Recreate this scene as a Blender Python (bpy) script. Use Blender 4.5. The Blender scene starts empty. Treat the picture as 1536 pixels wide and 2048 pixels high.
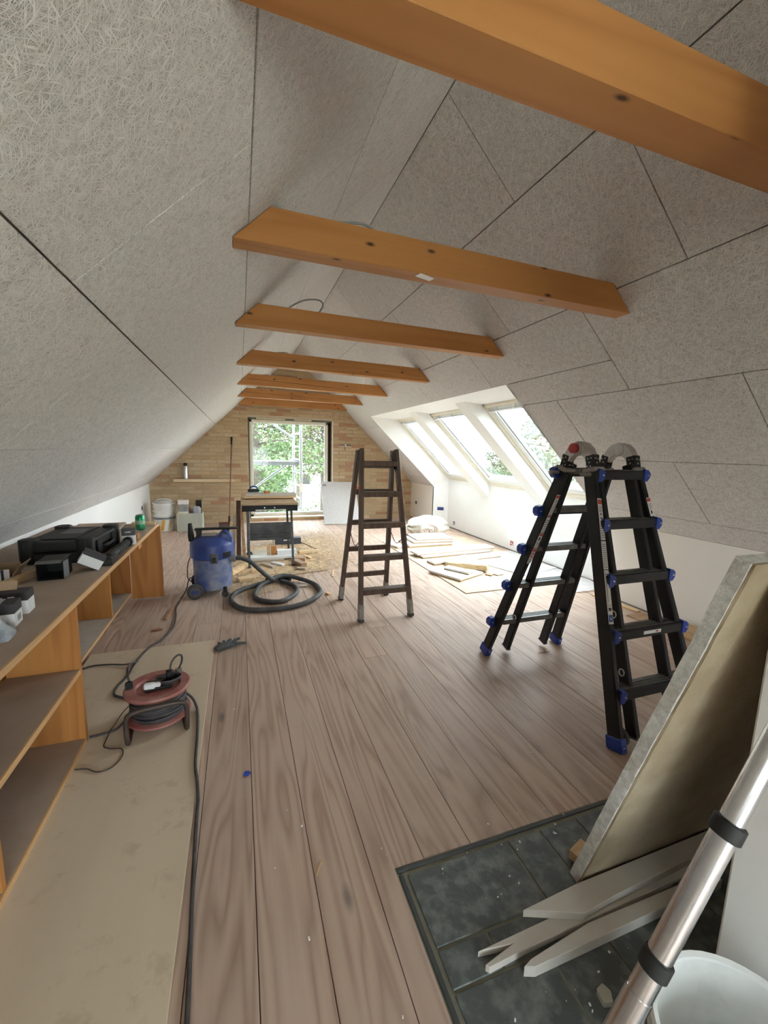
import bpy, bmesh, math, random
from mathutils import Vector, Matrix
random.seed(7)
R_ = math.radians
SC = bpy.context.scene
COL = SC.collection

# ------------------------------------------------------------------ camera, sky, exposure
SKY_Z = 10.0
CAM = (0.0, 0.0, 1.285)
YAW, PITCH, ROLL, FPX = 0.338347, -0.1468465, 0.0246082, 824.2
_f = Vector((math.sin(YAW)*math.cos(PITCH), math.cos(YAW)*math.cos(PITCH), math.sin(PITCH)))
_r = Vector((math.cos(YAW), -math.sin(YAW), 0.0))
_u = _r.cross(_f)
_r2 = _r*math.cos(ROLL) + _u*math.sin(ROLL)
_u2 = -_r*math.sin(ROLL) + _u*math.cos(ROLL)
cd = bpy.data.cameras.new('camera')
cam = bpy.data.objects.new('camera', cd)
COL.objects.link(cam)
cd.sensor_fit = 'HORIZONTAL'
cd.sensor_width = 36.0
cd.lens = 36.0*FPX/1536.0
cd.clip_start = 0.02
cam.matrix_world = Matrix(((_r2.x, _u2.x, -_f.x, CAM[0]), (_r2.y, _u2.y, -_f.y, CAM[1]), (_r2.z, _u2.z, -_f.z, CAM[2]), (0, 0, 0, 1)))
SC.camera = cam

world = bpy.data.worlds.new('overcast_sky')
SC.world = world
world.use_nodes = True
wn = world.node_tree.nodes
# bright overcast sky, a little darker toward the horizon
wl = world.node_tree.links
_tc = wn.new('ShaderNodeTexCoord'); _sp = wn.new('ShaderNodeSeparateXYZ'); _mr = wn.new('ShaderNodeMapRange')
wl.new(_tc.outputs['Generated'], _sp.inputs[0]); wl.new(_sp.outputs['Z'], _mr.inputs['Value'])
_mr.inputs['From Min'].default_value = 0.0; _mr.inputs['From Max'].default_value = 1.0
_mr.inputs['To Min'].default_value = SKY_Z*0.62; _mr.inputs['To Max'].default_value = SKY_Z
wl.new(_mr.outputs[0], wn['Background'].inputs['Strength'])
wn['Background'].inputs['Color'].default_value = (0.84, 0.93, 1.02, 1)
SC.view_settings.view_transform = 'Standard'
SC.view_settings.look = 'None'
SC.view_settings.gamma = 1.0
SC.view_settings.use_curve_mapping = False
SC.view_settings.exposure = 1.3
SC.cycles.use_denoising = True
SC.cycles.max_bounces = 12
SC.cycles.diffuse_bounces = 7
SC.cycles.use_adaptive_sampling = True
SC.cycles.adaptive_threshold = 0.03
SC.cycles.glossy_bounces = 4
SC.cycles.transmission_bounces = 6
SC.cycles.transparent_max_bounces = 16
SC.cycles.caustics_reflective = False
SC.cycles.caustics_refractive = False
SC.cycles.sample_clamp_indirect = 6.0

# ------------------------------------------------------------------ room numbers (metres)
AX, AZ = 0.9214, 2.877          # ridge
T = math.tan(0.763986)          # roof pitch
CA, SA = math.cos(0.763986), math.sin(0.763986)
XL, XR, XN = -1.38, 3.20, 3.42  # knee walls, niche wall
YF, YB = 7.5, -2.6              # far brick wall, wall behind the camera
SKY0, SKY1 = 2.886, 6.5         # skylight opening along the room
SKX = 2.015                     # top of the opening
OFFW = 0.36                     # window plane above the roof plane (vertical)
OFFP = 0.17                     # boxed rafters above the roof plane
def zl(x): return AZ - T*(AX - x)
def zr(x): return AZ - T*(x - AX)

# ------------------------------------------------------------------ mesh helpers
class MB:
    def __init__(s):
        s.v = []; s.f = []; s.uv = {}
    def add(s, vs, fs):
        o = len(s.v)
        s.v += [tuple(p) for p in vs]
        s.f += [tuple(i+o for i in f) for f in fs]
        return s
    def box(s, a, b):
        x0, y0, z0 = a; x1, y1, z1 = b
        return s.add([(x0,y0,z0),(x1,y0,z0),(x1,y1,z0),(x0,y1,z0),(x0,y0,z1),(x1,y0,z1),(x1,y1,z1),(x0,y1,z1)],
                     [(0,3,2,1),(4,5,6,7),(0,1,5,4),(1,2,6,5),(2,3,7,6),(3,0,4,7)])
    def obox(s, c, size, rot=None):
        hx, hy, hz = size[0]/2, size[1]/2, size[2]/2
        M = rot if rot is not None else Matrix.Identity(3)
        c = Vector(c)
        vs = [c + M @ Vector(p) for p in ((-hx,-hy,-hz),(hx,-hy,-hz),(hx,hy,-hz),(-hx,hy,-hz),(-hx,-hy,hz),(hx,-hy,hz),(hx,hy,hz),(-hx,hy,hz))]
        return s.add(vs, [(0,3,2,1),(4,5,6,7),(0,1,5,4),(1,2,6,5),(2,3,7,6),(3,0,4,7)])
    def bar(s, p, q, w, d, up=(0,0,1)):
        """box beam from p to q, w wide (sideways), d deep (along up)"""
        p = Vector(p); q = Vector(q); y = (q-p); L = y.length; y.normalize()
        x = y.cross(Vector(up))
        if x.length < 1e-5: x = y.cross(Vector((1,0,0)))
        x.normalize(); z = x.cross(y)
        M = Matrix((x, y, z)).transposed()
        return s.obox((p+q)/2, (w, L, d), M)
    def prism(s, poly, fn, t0, t1):
        """poly: 2D outline (ccw), fn(u,v,t)->xyz"""
        n = len(poly)
        vs = [fn(u, w, t0) for u, w in poly] + [fn(u, w, t1) for u, w in poly]
        fs = [tuple(range(n))[::-1], tuple(range(n, 2*n))] + [(i, (i+1) % n, n+(i+1) % n, n+i) for i in range(n)]
        return s.add(vs, fs)
    def cyl(s, p, q, r0, r1=None, n=14, cap=True):
        r1 = r0 if r1 is None else r1
        p = Vector(p); q = Vector(q); d = (q-p).normalized()
        a = d.cross(Vector((0,0,1)))
        if a.length < 1e-4: a = Vector((1,0,0))
        a.normalize(); b = d.cross(a)
        vs = [p + (a*math.cos(2*math.pi*i/n) + b*math.sin(2*math.pi*i/n))*r0 for i in range(n)]
        vs += [q + (a*math.cos(2*math.pi*i/n) + b*math.sin(2*math.pi*i/n))*r1 for i in range(n)]
        fs = [(i, (i+1) % n, n+(i+1) % n, n+i) for i in range(n)]
        if cap: fs += [tuple(range(n))[::-1], tuple(range(n, 2*n))]
        return s.add(vs, fs)
    def tube(s, path, r, n=10, closed=False, flat=1.0):
        P = [Vector(p) for p in path]; m = len(P); vs = []; fs = []
        prev = None
        for k in range(m):
            if closed: d = P[(k+1) % m] - P[k-1]
            else: d = P[min(k+1, m-1)] - P[max(k-1, 0)]
            d.normalize()
            if prev is None:
                a = d.cross(Vector((0,0,1)))
                if a.length < 1e-3: a = d.cross(Vector((1,0,0)))
            else:
                a = prev - d*prev.dot(d)
            a.normalize(); prev = a; b = d.cross(a)
            rr = r[k] if isinstance(r, (list, tuple)) else r
            vs += [P[k] + a*math.cos(2*math.pi*i/n)*rr + b*math.sin(2*math.pi*i/n)*rr*flat for i in range(n)]
        for k in range(m if closed else m-1):
            k2 = (k+1) % m
            fs += [(k*n+i, k*n+(i+1) % n, k2*n+(i+1) % n, k2*n+i) for i in range(n)]
        if not closed: fs += [tuple(range(n))[::-1], tuple(range((m-1)*n, m*n))]
        return s.add(vs, fs)
    def lathe(s, prof, c=(0,0,0), n=24, cap0=True, cap1=True, sy=1.0):
        vs = []; fs = []
        for r, z in prof:
            vs += [(c[0]+r*math.cos(2*math.pi*i/n), c[1]+r*sy*math.sin(2*math.pi*i/n), c[2]+z) for i in range(n)]
        for k in range(len(prof)-1):
            fs += [(k*n+i, k*n+(i+1) % n, (k+1)*n+(i+1) % n, (k+1)*n+i) for i in range(n)]
        if cap0: fs.append(tuple(range(n))[::-1])
        if cap1: fs.append(tuple(range((len(prof)-1)*n, len(prof)*n)))
        return s.add(vs, fs)
    def xf(s, M):
        s.v = [tuple(M @ Vector(p)) for p in s.v]
        return s
    def mesh(s, name, mat, bevel=0, smooth=False, seg=1):
        me = bpy.data.meshes.new(name)
        me.from_pydata(s.v, [], s.f)
        bm = bmesh.new(); bm.from_mesh(me)
        bmesh.ops.recalc_face_normals(bm, faces=bm.faces)
        if bevel:
            es = [e for e in bm.edges if len(e.link_faces) == 2 and e.calc_face_angle(0) > 0.5]
            bmesh.ops.bevel(bm, geom=es, offset=bevel, segments=seg, affect='EDGES', clamp_overlap=True, profile=0.5)
        if smooth:
            for f in bm.faces: f.smooth = True
            for e in bm.edges:
                if len(e.link_faces) == 2 and e.calc_face_angle(0) > 0.7: e.smooth = False
        bm.to_mesh(me); bm.free()
        if mat: me.materials.append(mat)
        return me
    def build(s, name, mat, parent=None, bevel=0, smooth=False, seg=1, world=False, loc=None):
        """parent given: verts are local to the parent unless world=True. loc: origin for a top-level mesh (world verts)"""
        if world and parent is not None:
            s.xf(wmat(parent).inverted())
        if loc is not None:
            s.xf(Matrix.Translation(-Vector(loc)))
        o = bpy.data.objects.new(name, s.mesh(name, mat, bevel, smooth, seg))
        COL.objects.link(o)
        if loc is not None: o.location = loc
        if parent is not None: o.parent = parent
        return o
def wmat(o):
    M = Matrix.Translation(o.location) @ o.rotation_euler.to_matrix().to_4x4()
    return wmat(o.parent) @ M if o.parent else M
def tag(o, label=None, cat=None, group=None, kind=None):
    if label: o['label'] = label
    if cat: o['category'] = cat
    if group: o['group'] = group
    if kind: o['kind'] = kind
    return o
def thing(name, label, cat, loc=(0,0,0), rz=0.0, group=None):
    o = bpy.data.objects.new(name, None)
    COL.objects.link(o); o.location = loc; o.rotation_euler = (0,0,rz)
    o.empty_display_size = 0.1
    return tag(o, label, cat, group)
def struct(o, label=None):
    return tag(o, label, None, None, 'structure')
def spline(pts, sub=6, closed=False):
    P = [Vector(p) for p in pts]; n = len(P); out = []
    rng = range(n if closed else n-1)
    for i in rng:
        if closed: a, b, c, d = P[i-1], P[i], P[(i+1) % n], P[(i+2) % n]
        else: a, b, c, d = P[max(i-1,0)], P[i], P[i+1], P[min(i+2,n-1)]
        for k in range(sub):
            t = k/sub
            out.append(0.5*((2*b) + (c-a)*t + (2*a-5*b+4*c-d)*t*t + (3*b-a-3*c+d)*t*t*t))
    if not closed: out.append(P[-1])
    return out
def rotz(a): return Matrix.Rotation(a, 3, 'Z')

# ------------------------------------------------------------------ materials
MATS = {}
def nodes(name):
    m = bpy.data.materials.new(name); m.use_nodes = True
    nt = m.node_tree
    b = nt.nodes['Principled BSDF']
    return m, nt, b
def N(nt, typ, **kw):
    n = nt.nodes.new(typ)
    for k, v in kw.items():
        if k.startswith('i_'): n.inputs[k[2:].replace('_', ' ')].default_value = v
        else: setattr(n, k, v)
    return n
def mixc(nt, fac, a, b, mode='MIX'):
    n = nt.nodes.new('ShaderNodeMix'); n.data_type = 'RGBA'; n.blend_type = mode
    for sock, val in ((0, fac), (6, a), (7, b)):
        if hasattr(val, 'links') or isinstance(val, bpy.types.NodeSocket): nt.links.new(val, n.inputs[sock])
        else: n.inputs[sock].default_value = (*val, 1) if isinstance(val, tuple) and len(val) == 3 else val
    return n.outputs[2]
def mth(nt, op, a, b=None, clamp=False):
    n = nt.nodes.new('ShaderNodeMath'); n.operation = op; n.use_clamp = clamp
    for i, val in enumerate((a, b)):
        if val is None: continue
        if isinstance(val, bpy.types.NodeSocket): nt.links.new(val, n.inputs[i])
        else: n.inputs[i].default_value = val
    return n.outputs[0]
def ramp(nt, fac, stops):
    n = nt.nodes.new('ShaderNodeValToRGB')
    nt.links.new(fac, n.inputs[0])
    e = n.color_ramp.elements
    while len(e) > 1: e.remove(e[-1])
    e[0].position = stops[0][0]; e[0].color = (*stops[0][1], 1)
    for p, c in stops[1:]:
        q = e.new(p); q.color = (*c, 1)
    return n.outputs[0]
def g(v): return (v, v, v)
def coords(nt, scale=(1,1,1), rnd=True, rot=(0,0,0), src='Object'):
    tc = N(nt, 'ShaderNodeTexCoord')
    mp = N(nt, 'ShaderNodeMapping'); mp.inputs['Scale'].default_value = scale; mp.inputs['Rotation'].default_value = rot
    vec = tc.outputs[src]
    if rnd:
        oi = N(nt, 'ShaderNodeObjectInfo')
        cb = N(nt, 'ShaderNodeCombineXYZ')
        r = mth(nt, 'MULTIPLY', oi.outputs['Random'], 37.0)
        for i in range(3): nt.links.new(r, cb.inputs[i])
        va = N(nt, 'ShaderNodeVectorMath', operation='ADD')
        nt.links.new(vec, va.inputs[0]); nt.links.new(cb.outputs[0], va.inputs[1])
        vec = va.outputs[0]
    nt.links.new(vec, mp.inputs['Vector'])
    return mp.outputs[0]
def noise(nt, vec, scale, detail=3, rough=0.55, dist=0.0):
    n = N(nt, 'ShaderNodeTexNoise'); n.inputs['Scale'].default_value = scale; n.inputs['Detail'].default_value = detail
    n.inputs['Roughness'].default_value = rough; n.inputs['Distortion'].default_value = dist
    nt.links.new(vec, n.inputs['Vector'])
    return n.outputs['Fac']
def bump(nt, b, height, strength=0.3, dist=0.01):
    n = N(nt, 'ShaderNodeBump'); n.inputs['Strength'].default_value = strength; n.inputs['Distance'].default_value = dist
    nt.links.new(height, n.inputs['Height']); nt.links.new(n.outputs[0], b.inputs['Normal'])
def plain(name, col, col2=None, rough=0.6, metal=0.0, scale=8.0, bstr=0.0, bscale=60.0, spec=0.5, amt=(0.35, 0.7)):
    """one colour with a softer second colour in blotches"""
    if name in MATS: return MATS[name]
    m, nt, b = nodes(name)
    b.inputs['Roughness'].default_value = rough; b.inputs['Metallic'].default_value = metal
    b.inputs['Specular IOR Level'].default_value = spec
    vec = coords(nt)
    col2 = col2 or tuple(c*0.82 for c in col)
    f = ramp(nt, noise(nt, vec, scale, 4), [(amt[0], g(0.0)), (amt[1], g(1.0))])
    nt.links.new(mixc(nt, f, col, col2), b.inputs['Base Color'])
    if bstr: bump(nt, b, noise(nt, vec, bscale, 3), bstr, 0.004)
    MATS[name] = m
    return m
def wood(name, light, dark, axis='Y', rings=9.0, width=5.0, along=0.45, rough=0.6, knots=0.0, dust=None, var=0.25, bstr=0.15, contrast=1.0, spec=0.35, wear=None, knotcol=(0.06, 0.03, 0.02), kgate=0.35, faces=False):
    if name in MATS: return MATS[name]
    m, nt, b = nodes(name)
    b.inputs['Roughness'].default_value = rough; b.inputs['Specular IOR Level'].default_value = spec
    sc = {'X': (along, width, width), 'Y': (width, along, width), 'Z': (width, width, along)}[axis]
    vec = coords(nt, sc)
    low = noise(nt, vec, 1.0, 2.0, 0.5, 0.3)
    ring = mth(nt, 'PINGPONG', mth(nt, 'MULTIPLY', low, rings), 0.5)
    ring = mth(nt, 'MULTIPLY', ring, 2.0)
    fine = noise(nt, coords(nt, tuple(x*(14 if x == width else 3) for x in sc)), 1.0, 2.0)
    f = mth(nt, 'ADD', mth(nt, 'MULTIPLY', mth(nt, 'POWER', ring, 1.6), 0.75*contrast), mth(nt, 'MULTIPLY', fine, 0.4))
    f = mth(nt, 'SUBTRACT', f, 0.1, True)
    c = mixc(nt, f, light, dark)
    oi = N(nt, 'ShaderNodeObjectInfo')
    hv = N(nt, 'ShaderNodeHueSaturation')
    nt.links.new(mth(nt, 'ADD', mth(nt, 'MULTIPLY', oi.outputs['Random'], var), 1.0-var/2), hv.inputs['Value'])
    nt.links.new(c, hv.inputs['Color'])
    c = hv.outputs[0]
    if knots and faces:
        # knots cut square through each face: front/back faces and top/underside get their own set
        ge = N(nt, 'ShaderNodeNewGeometry'); sn = N(nt, 'ShaderNodeSeparateXYZ'); nt.links.new(ge.outputs['True Normal'], sn.inputs[0])
        isf = mth(nt, 'GREATER_THAN', mth(nt, 'ABSOLUTE', sn.outputs[1]), 0.5)
        sv = N(nt, 'ShaderNodeSeparateXYZ'); nt.links.new(coords(nt, (0.6, 1.5, 1.5)), sv.inputs[0])
        for ax2, gate in ((2, isf), (1, mth(nt, 'SUBTRACT', 1.0, isf))):
            vo = N(nt, 'ShaderNodeTexVoronoi', voronoi_dimensions='2D'); vo.inputs['Scale'].default_value = knots
            cv = N(nt, 'ShaderNodeCombineXYZ'); nt.links.new(sv.outputs[0], cv.inputs[0]); nt.links.new(sv.outputs[ax2], cv.inputs[1])
            nt.links.new(cv.outputs[0], vo.inputs['Vector'])
            sk = N(nt, 'ShaderNodeSeparateColor'); nt.links.new(vo.outputs['Color'], sk.inputs[0])
            kf = mth(nt, 'MULTIPLY', ramp(nt, vo.outputs['Distance'], [(0.025, g(0.95)), (0.045, g(0.5)), (0.075, g(0.0))]), mth(nt, 'GREATER_THAN', sk.outputs[0], kgate))
            c = mixc(nt, mth(nt, 'MULTIPLY', kf, gate), c, knotcol)
    elif knots:
        vv = coords(nt, {'X': (0.55, 1.6, 1.6), 'Y': (1.6, 0.55, 1.6), 'Z': (1.6, 1.6, 0.55)}[axis])
        vo = N(nt, 'ShaderNodeTexVoronoi'); vo.inputs['Scale'].default_value = knots
        nt.links.new(vv, vo.inputs['Vector'])
        sc_k = N(nt, 'ShaderNodeSeparateColor'); nt.links.new(vo.outputs['Color'], sc_k.inputs[0])
        kf = mth(nt, 'MULTIPLY', ramp(nt, vo.outputs['Distance'], [(0.05, g(0.9)), (0.085, g(0.45)), (0.13, g(0.0))]), mth(nt, 'GREATER_THAN', sc_k.outputs[0], kgate))
        c = mixc(nt, kf, c, knotcol)
    if dust:
        d = ramp(nt, noise(nt, coords(nt, (1, 1, 1)), 2.3, 5), [(0.35, g(0.15)), (0.75, g(0.75))])
        c = mixc(nt, d, c, dust)
    if wear:
        w = ramp(nt, noise(nt, coords(nt, (1, 1, 1)), 9.0, 6, 0.7), [(0.56, g(0.0)), (0.66, g(1.0))])
        c = mixc(nt, w, c, wear)
    nt.links.new(c, b.inputs['Base Color'])
    if bstr: bump(nt, b, f, bstr, 0.002)
    MATS[name] = m
    return m
def glassmat(name, tint=(0.97, 0.99, 0.98), gloss=0.06):
    m, nt, b = nodes(name)
    nt.nodes.remove(b)
    out = nt.nodes['Material Output']
    t = N(nt, 'ShaderNodeBsdfTransparent'); t.inputs[0].default_value = (*tint, 1)
    gl = N(nt, 'ShaderNodeBsdfGlossy'); gl.inputs['Roughness'].default_value = 0.02
    mx = N(nt, 'ShaderNodeMixShader')
    fr = N(nt, 'ShaderNodeFresnel'); fr.inputs[0].default_value = 1.35
    nt.links.new(mth(nt, 'MULTIPLY', fr.outputs[0], gloss*10), mx.inputs[0])
    nt.links.new(t.outputs[0], mx.inputs[1]); nt.links.new(gl.outputs[0], mx.inputs[2])
    nt.links.new(mx.outputs[0], out.inputs[0])
    return m
def woodwool():
    m, nt, b = nodes('wood_wool_panel')
    b.inputs['Roughness'].default_value = 0.9; b.inputs['Specular IOR Level'].default_value = 0.1
    base = coords(nt, src='UV')
    warp = N(nt, 'ShaderNodeTexNoise'); warp.inputs['Scale'].default_value = 20.0; warp.inputs['Detail'].default_value = 1.0
    nt.links.new(base, warp.inputs['Vector'])
    w2 = N(nt, 'ShaderNodeVectorMath', operation='MULTIPLY_ADD')
    nt.links.new(warp.outputs['Color'], w2.inputs[0]); w2.inputs[1].default_value = (0.013, 0.013, 0.0); nt.links.new(base, w2.inputs[2])
    acc = None
    for k, ang in enumerate((0.1, 0.75, 1.35, 2.0, 2.65)):
        mp = N(nt, 'ShaderNodeMapping'); mp.inputs['Rotation'].default_value = (0, 0, ang); mp.inputs['Location'].default_value = (k*3.1, k*5.7, k*2.0)
        mp2 = N(nt, 'ShaderNodeMapping'); mp2.inputs['Scale'].default_value = (26.0, 560.0, 1.0)
        nt.links.new(w2.outputs[0], mp.inputs['Vector']); nt.links.new(mp.outputs[0], mp2.inputs['Vector'])
        s = ramp(nt, noise(nt, mp2.outputs[0], 1.0, 1.0, 0.4), [(0.50, g(0.0)), (0.66, g(0.72 + 0.07*k))])
        acc = s if acc is None else mth(nt, 'MAXIMUM', acc, s)
    blot = noise(nt, base, 1.1, 3)
    c = ramp(nt, acc, [(0.0, (0.40, 0.37, 0.345)), (0.35, (0.71, 0.68, 0.655)), (1.0, (0.89, 0.87, 0.85))])
    c = mixc(nt, ramp(nt, blot, [(0.35, g(0.0)), (0.7, g(0.25))]), c, (0.69, 0.65, 0.615))
    nt.links.new(c, b.inputs['Base Color'])
    bump(nt, b, acc, 0.7, 0.004)
    return m
def brickmat():
    m, nt, b = nodes('yellow_brick')
    b.inputs['Roughness'].default_value = 0.9; b.inputs['Specular IOR Level'].default_value = 0.15
    geo = N(nt, 'ShaderNodeNewGeometry')
    sp = N(nt, 'ShaderNodeSeparateXYZ'); nt.links.new(geo.outputs['Position'], sp.inputs[0])
    row = mth(nt, 'FLOOR', mth(nt, 'DIVIDE', sp.outputs[2], 0.0635))
    odd = mth(nt, 'MODULO', row, 2.0)
    cx = mth(nt, 'FLOOR', mth(nt, 'ADD', mth(nt, 'DIVIDE', mth(nt, 'ADD', sp.outputs[0], 5.0), 0.245), mth(nt, 'MULTIPLY', odd, 0.5)))
    cb = N(nt, 'ShaderNodeCombineXYZ'); nt.links.new(cx, cb.inputs[0]); nt.links.new(row, cb.inputs[1])
    wn_ = N(nt, 'ShaderNodeTexWhiteNoise'); nt.links.new(cb.outputs[0], wn_.inputs['Vector'])
    c = ramp(nt, wn_.outputs['Value'], [(0.0, (0.50, 0.36, 0.205)), (0.35, (0.57, 0.43, 0.26)), (0.7, (0.64, 0.50, 0.32)), (0.84, (0.52, 0.38, 0.23)), (0.88, (0.44, 0.24, 0.14)), (1.0, (0.47, 0.27, 0.16))])
    n = noise(nt, geo.outputs['Position'], 28.0, 5, 0.65)
    c = mixc(nt, ramp(nt, n, [(0.35, g(0.0)), (0.75, g(0.6))]), c, (0.40, 0.29, 0.17))
    nt.links.new(c, b.inputs['Base Color'])
    bump(nt, b, n, 0.5, 0.006)
    return m
WW = woodwool()
BRICK = brickmat()
MORTAR = plain('mortar', (0.58, 0.49, 0.37), (0.50, 0.42, 0.31), 0.95, scale=30, bstr=0.4)
WHITE = plain('white_plaster', (0.86, 0.85, 0.82), (0.82, 0.81, 0.78), 0.75, scale=2, bstr=0.06, bscale=120)
CREAM = plain('cream_plaster', (0.87, 0.83, 0.77), (0.85, 0.81, 0.75), 0.8, scale=2, bstr=0.06, bscale=120)
FRAMEW = plain('white_lacquer', (0.85, 0.86, 0.84), (0.82, 0.83, 0.81), 0.35, scale=3)
CREAMF = plain('cream_window_wood', (0.78, 0.73, 0.60), (0.74, 0.69, 0.56), 0.5, scale=3)
GLASS = glassmat('window_glass')
FLOORW = wood('floor_plank', (0.53, 0.385, 0.295), (0.27, 0.16, 0.108), 'Y', 13.0, 6.0, 0.5, 0.55, 4.2, (0.52, 0.40, 0.325), 0.26, 0.15, 1.0, 0.3, None, (0.10, 0.09, 0.085), 0.62)
BEAMW = wood('beam_pine', (0.46, 0.205, 0.062), (0.34, 0.130, 0.034), 'X', 6.0, 5.0, 0.35, 0.55, 5.0, None, 0.12, 0.1, 0.7, 0.3, None, (0.05, 0.018, 0.009), 0.30, True)
PINE = wood('pine_light', (0.70, 0.50, 0.29), (0.55, 0.36, 0.18), 'Y', 6, 8, 0.6, 0.6, 0, None, 0.25)
PINEX = wood('pine_light_across', (0.70, 0.50, 0.29), (0.55, 0.36, 0.18), 'X', 6, 8, 0.6, 0.6, 0, None, 0.25)
PINEZ = wood('shelf_pine_upright', (0.52, 0.225, 0.060), (0.35, 0.130, 0.032), 'Z', 7, 5, 0.5, 0.5, 0.9, None, 0.2)
EDGE = wood('shelf_pine_edge', (0.66, 0.41, 0.20), (0.50, 0.29, 0.13), 'Y', 5, 12, 0.5, 0.55, 0, None, 0.1)
DUSTY = plain('dusty_shelf_board', (0.42, 0.325, 0.25), (0.35, 0.265, 0.20), 0.85, scale=5, bstr=0.1)
OSBM = plain('chipboard', (0.55, 0.45, 0.33), (0.46, 0.36, 0.25), 0.85, scale=14, bstr=0.2, bscale=90)
PLY = wood('plywood_sheet', (0.66, 0.54, 0.395), (0.57, 0.45, 0.315), 'Y', 5, 3.0, 0.25, 0.7, 0.55, (0.64, 0.53, 0.40), 0.1, 0.05, 0.7, 0.3, (0.55, 0.44, 0.32), (0.40, 0.33, 0.26))
ALU = plain('aluminium', (0.72, 0.72, 0.73), (0.62, 0.62, 0.63), 0.35, 1.0, 20)
STEEL = plain('polished_steel', (0.70, 0.69, 0.69), (0.60, 0.59, 0.60), 0.22, 1.0, 30)
BLACK = plain('black_plastic', (0.016, 0.016, 0.015), (0.026, 0.025, 0.023), 0.55, scale=12, spec=0.25)
BLACKM = plain('black_anodised_metal', (0.014, 0.014, 0.016), (0.022, 0.021, 0.021), 0.45, 0.1, 12, spec=0.3)
RUBBER = plain('black_rubber', (0.03, 0.03, 0.033), (0.09, 0.085, 0.08), 0.75, scale=10)
CABLE = plain('dark_cable', (0.035, 0.03, 0.032), (0.08, 0.07, 0.065), 0.6, scale=20)
GREYC = plain('grey_cable', (0.28, 0.28, 0.27), None, 0.55)
BLUE = plain('blue_plastic', (0.016, 0.036, 0.17), (0.035, 0.06, 0.22), 0.45, scale=8)
LBLUE = plain('ladder_blue', (0.015, 0.045, 0.30), None, 0.45)
RED = plain('red_plastic', (0.42, 0.02, 0.03), None, 0.35)
PAPER = plain('white_card', (0.78, 0.77, 0.76), (0.72, 0.71, 0.70), 0.7)
INK = plain('black_print', (0.025, 0.022, 0.025), None, 0.6)
REDINK = plain('red_print', (0.48, 0.06, 0.04), None, 0.6)
BLUEINK = plain('blue_print', (0.03, 0.09, 0.35), None, 0.6)
GREYINK = plain('grey_print', (0.30, 0.29, 0.29), None, 0.7)
YELLOWM = plain('yellow_print', (0.80, 0.42, 0.05), None, 0.6)
CARD = plain('brown_cardboard', (0.42, 0.29, 0.18), (0.36, 0.24, 0.14), 0.85)
WPLAST = plain('white_bucket_plastic', (0.80, 0.80, 0.77), (0.70, 0.69, 0.65), 0.5, scale=6)

def prune(sz):
    return sz

# ------------------------------------------------------------------ floor
PW = 0.1705
floor_base = struct(MB().box((XL, YB, -0.12), (XN, YF, -0.022)).build('floor', plain('subfloor', (0.05, 0.04, 0.03), None, 0.9)))
k0 = math.floor((XL-0.013)/PW)
x = 0.013 + k0*PW
rp = random.Random(3)
HX0, HX1, HY0, HY1 = 0.425, 1.80, -0.35, 1.025      # slate hearth
while x < XN-0.02:
    xa, xb = max(x, XL)+0.0011, min(x+PW, XN)-0.0011
    if xb - xa > 0.02:
        cuts = [YB]
        y = YB + rp.uniform(1.0, 3.6)
        while y < YF-0.5:
            cuts.append(y); y += rp.uniform(3.0, 4.4)
        cuts.append(YF)
        for a, b_ in zip(cuts[:-1], cuts[1:]):
            segs = [(xa, xb, a, b_)]
            if xb > HX0 and xa < HX1:
                segs = []
                cx0, cx1 = max(xa, HX0), min(xb, HX1)
                if xa < HX0-0.01: segs.append((xa, HX0, max(a, HY0), min(b_, HY1)))
                if a < HY0: segs.append((xa, xb, a, min(b_, HY0)))
                if b_ > HY1: segs.append((xa, xb, max(a, HY1), b_))
                if xb > HX1+0.01: segs.append((HX1, xb, max(a, HY0), min(b_, HY1)))
                segs = [q for q in segs if q[3]-q[2] > 0.03]
            if not segs: continue
            zt = rp.uniform(-0.0008, 0.0)
            c = ((xa+xb)/2, (a+b_)/2, 0)
            mb = MB()
            for (u0, u1, v0, v1) in segs:
                mb.box((u0, v0+(0.0008 if v0 == a else 0), -0.022), (u1, v1-(0.0008 if v1 == b_ else 0), zt))
            mb.build('floor_plank', FLOORW, floor_base, bevel=0.0012 if len(segs) == 1 else 0, loc=c)
    x += PW

# ------------------------------------------------------------------ ceiling: wood wool panels on both roof slopes
def slope_pt(side, s, y, h):
    """s metres down from the ridge, h metres outward from the inner face"""
    return (AX + side*(s*CA + h*SA), y, AZ - s*SA + h*CA)
cb_ = MB()
SL_L, SL_R = (AX-XL)/CA, (XR-AX)/CA
S0, S1 = (SKX-AX)/CA, SL_R
for side, SL in ((-1, SL_L), (1, SL_R)):
    rects = [(-0.12, 1.205, YB-0.2, YF+0.2), (2.343, SL+0.12, YB-0.2, YF+0.2), (1.205, 2.343, YB-0.2, -2.40), (1.205, 2.343, -1.25, YF+0.2)] if side < 0 else [(-0.12, S0, YB-0.2, YF+0.2), (S0, SL+0.12, YB-0.2, SKY0), (S0, SL+0.12, SKY1, YF+0.2)]
    for (s0, s1, y0, y1) in rects:
        cb_.prism([(s0, y0), (s1, y0), (s1, y1), (s0, y1)], lambda u, w, t, sd=side: slope_pt(sd, u, w, t), 0.026, 0.10)
ceil = struct(cb_.build('ceiling', plain('ceiling_batten', (0.42, 0.35, 0.29), None, 0.9)))
LS0, LS1, LY0, LY1 = 1.205, 2.343, -2.40, -1.25      # opening for the added roof windows in the left slope, behind the camera
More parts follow.
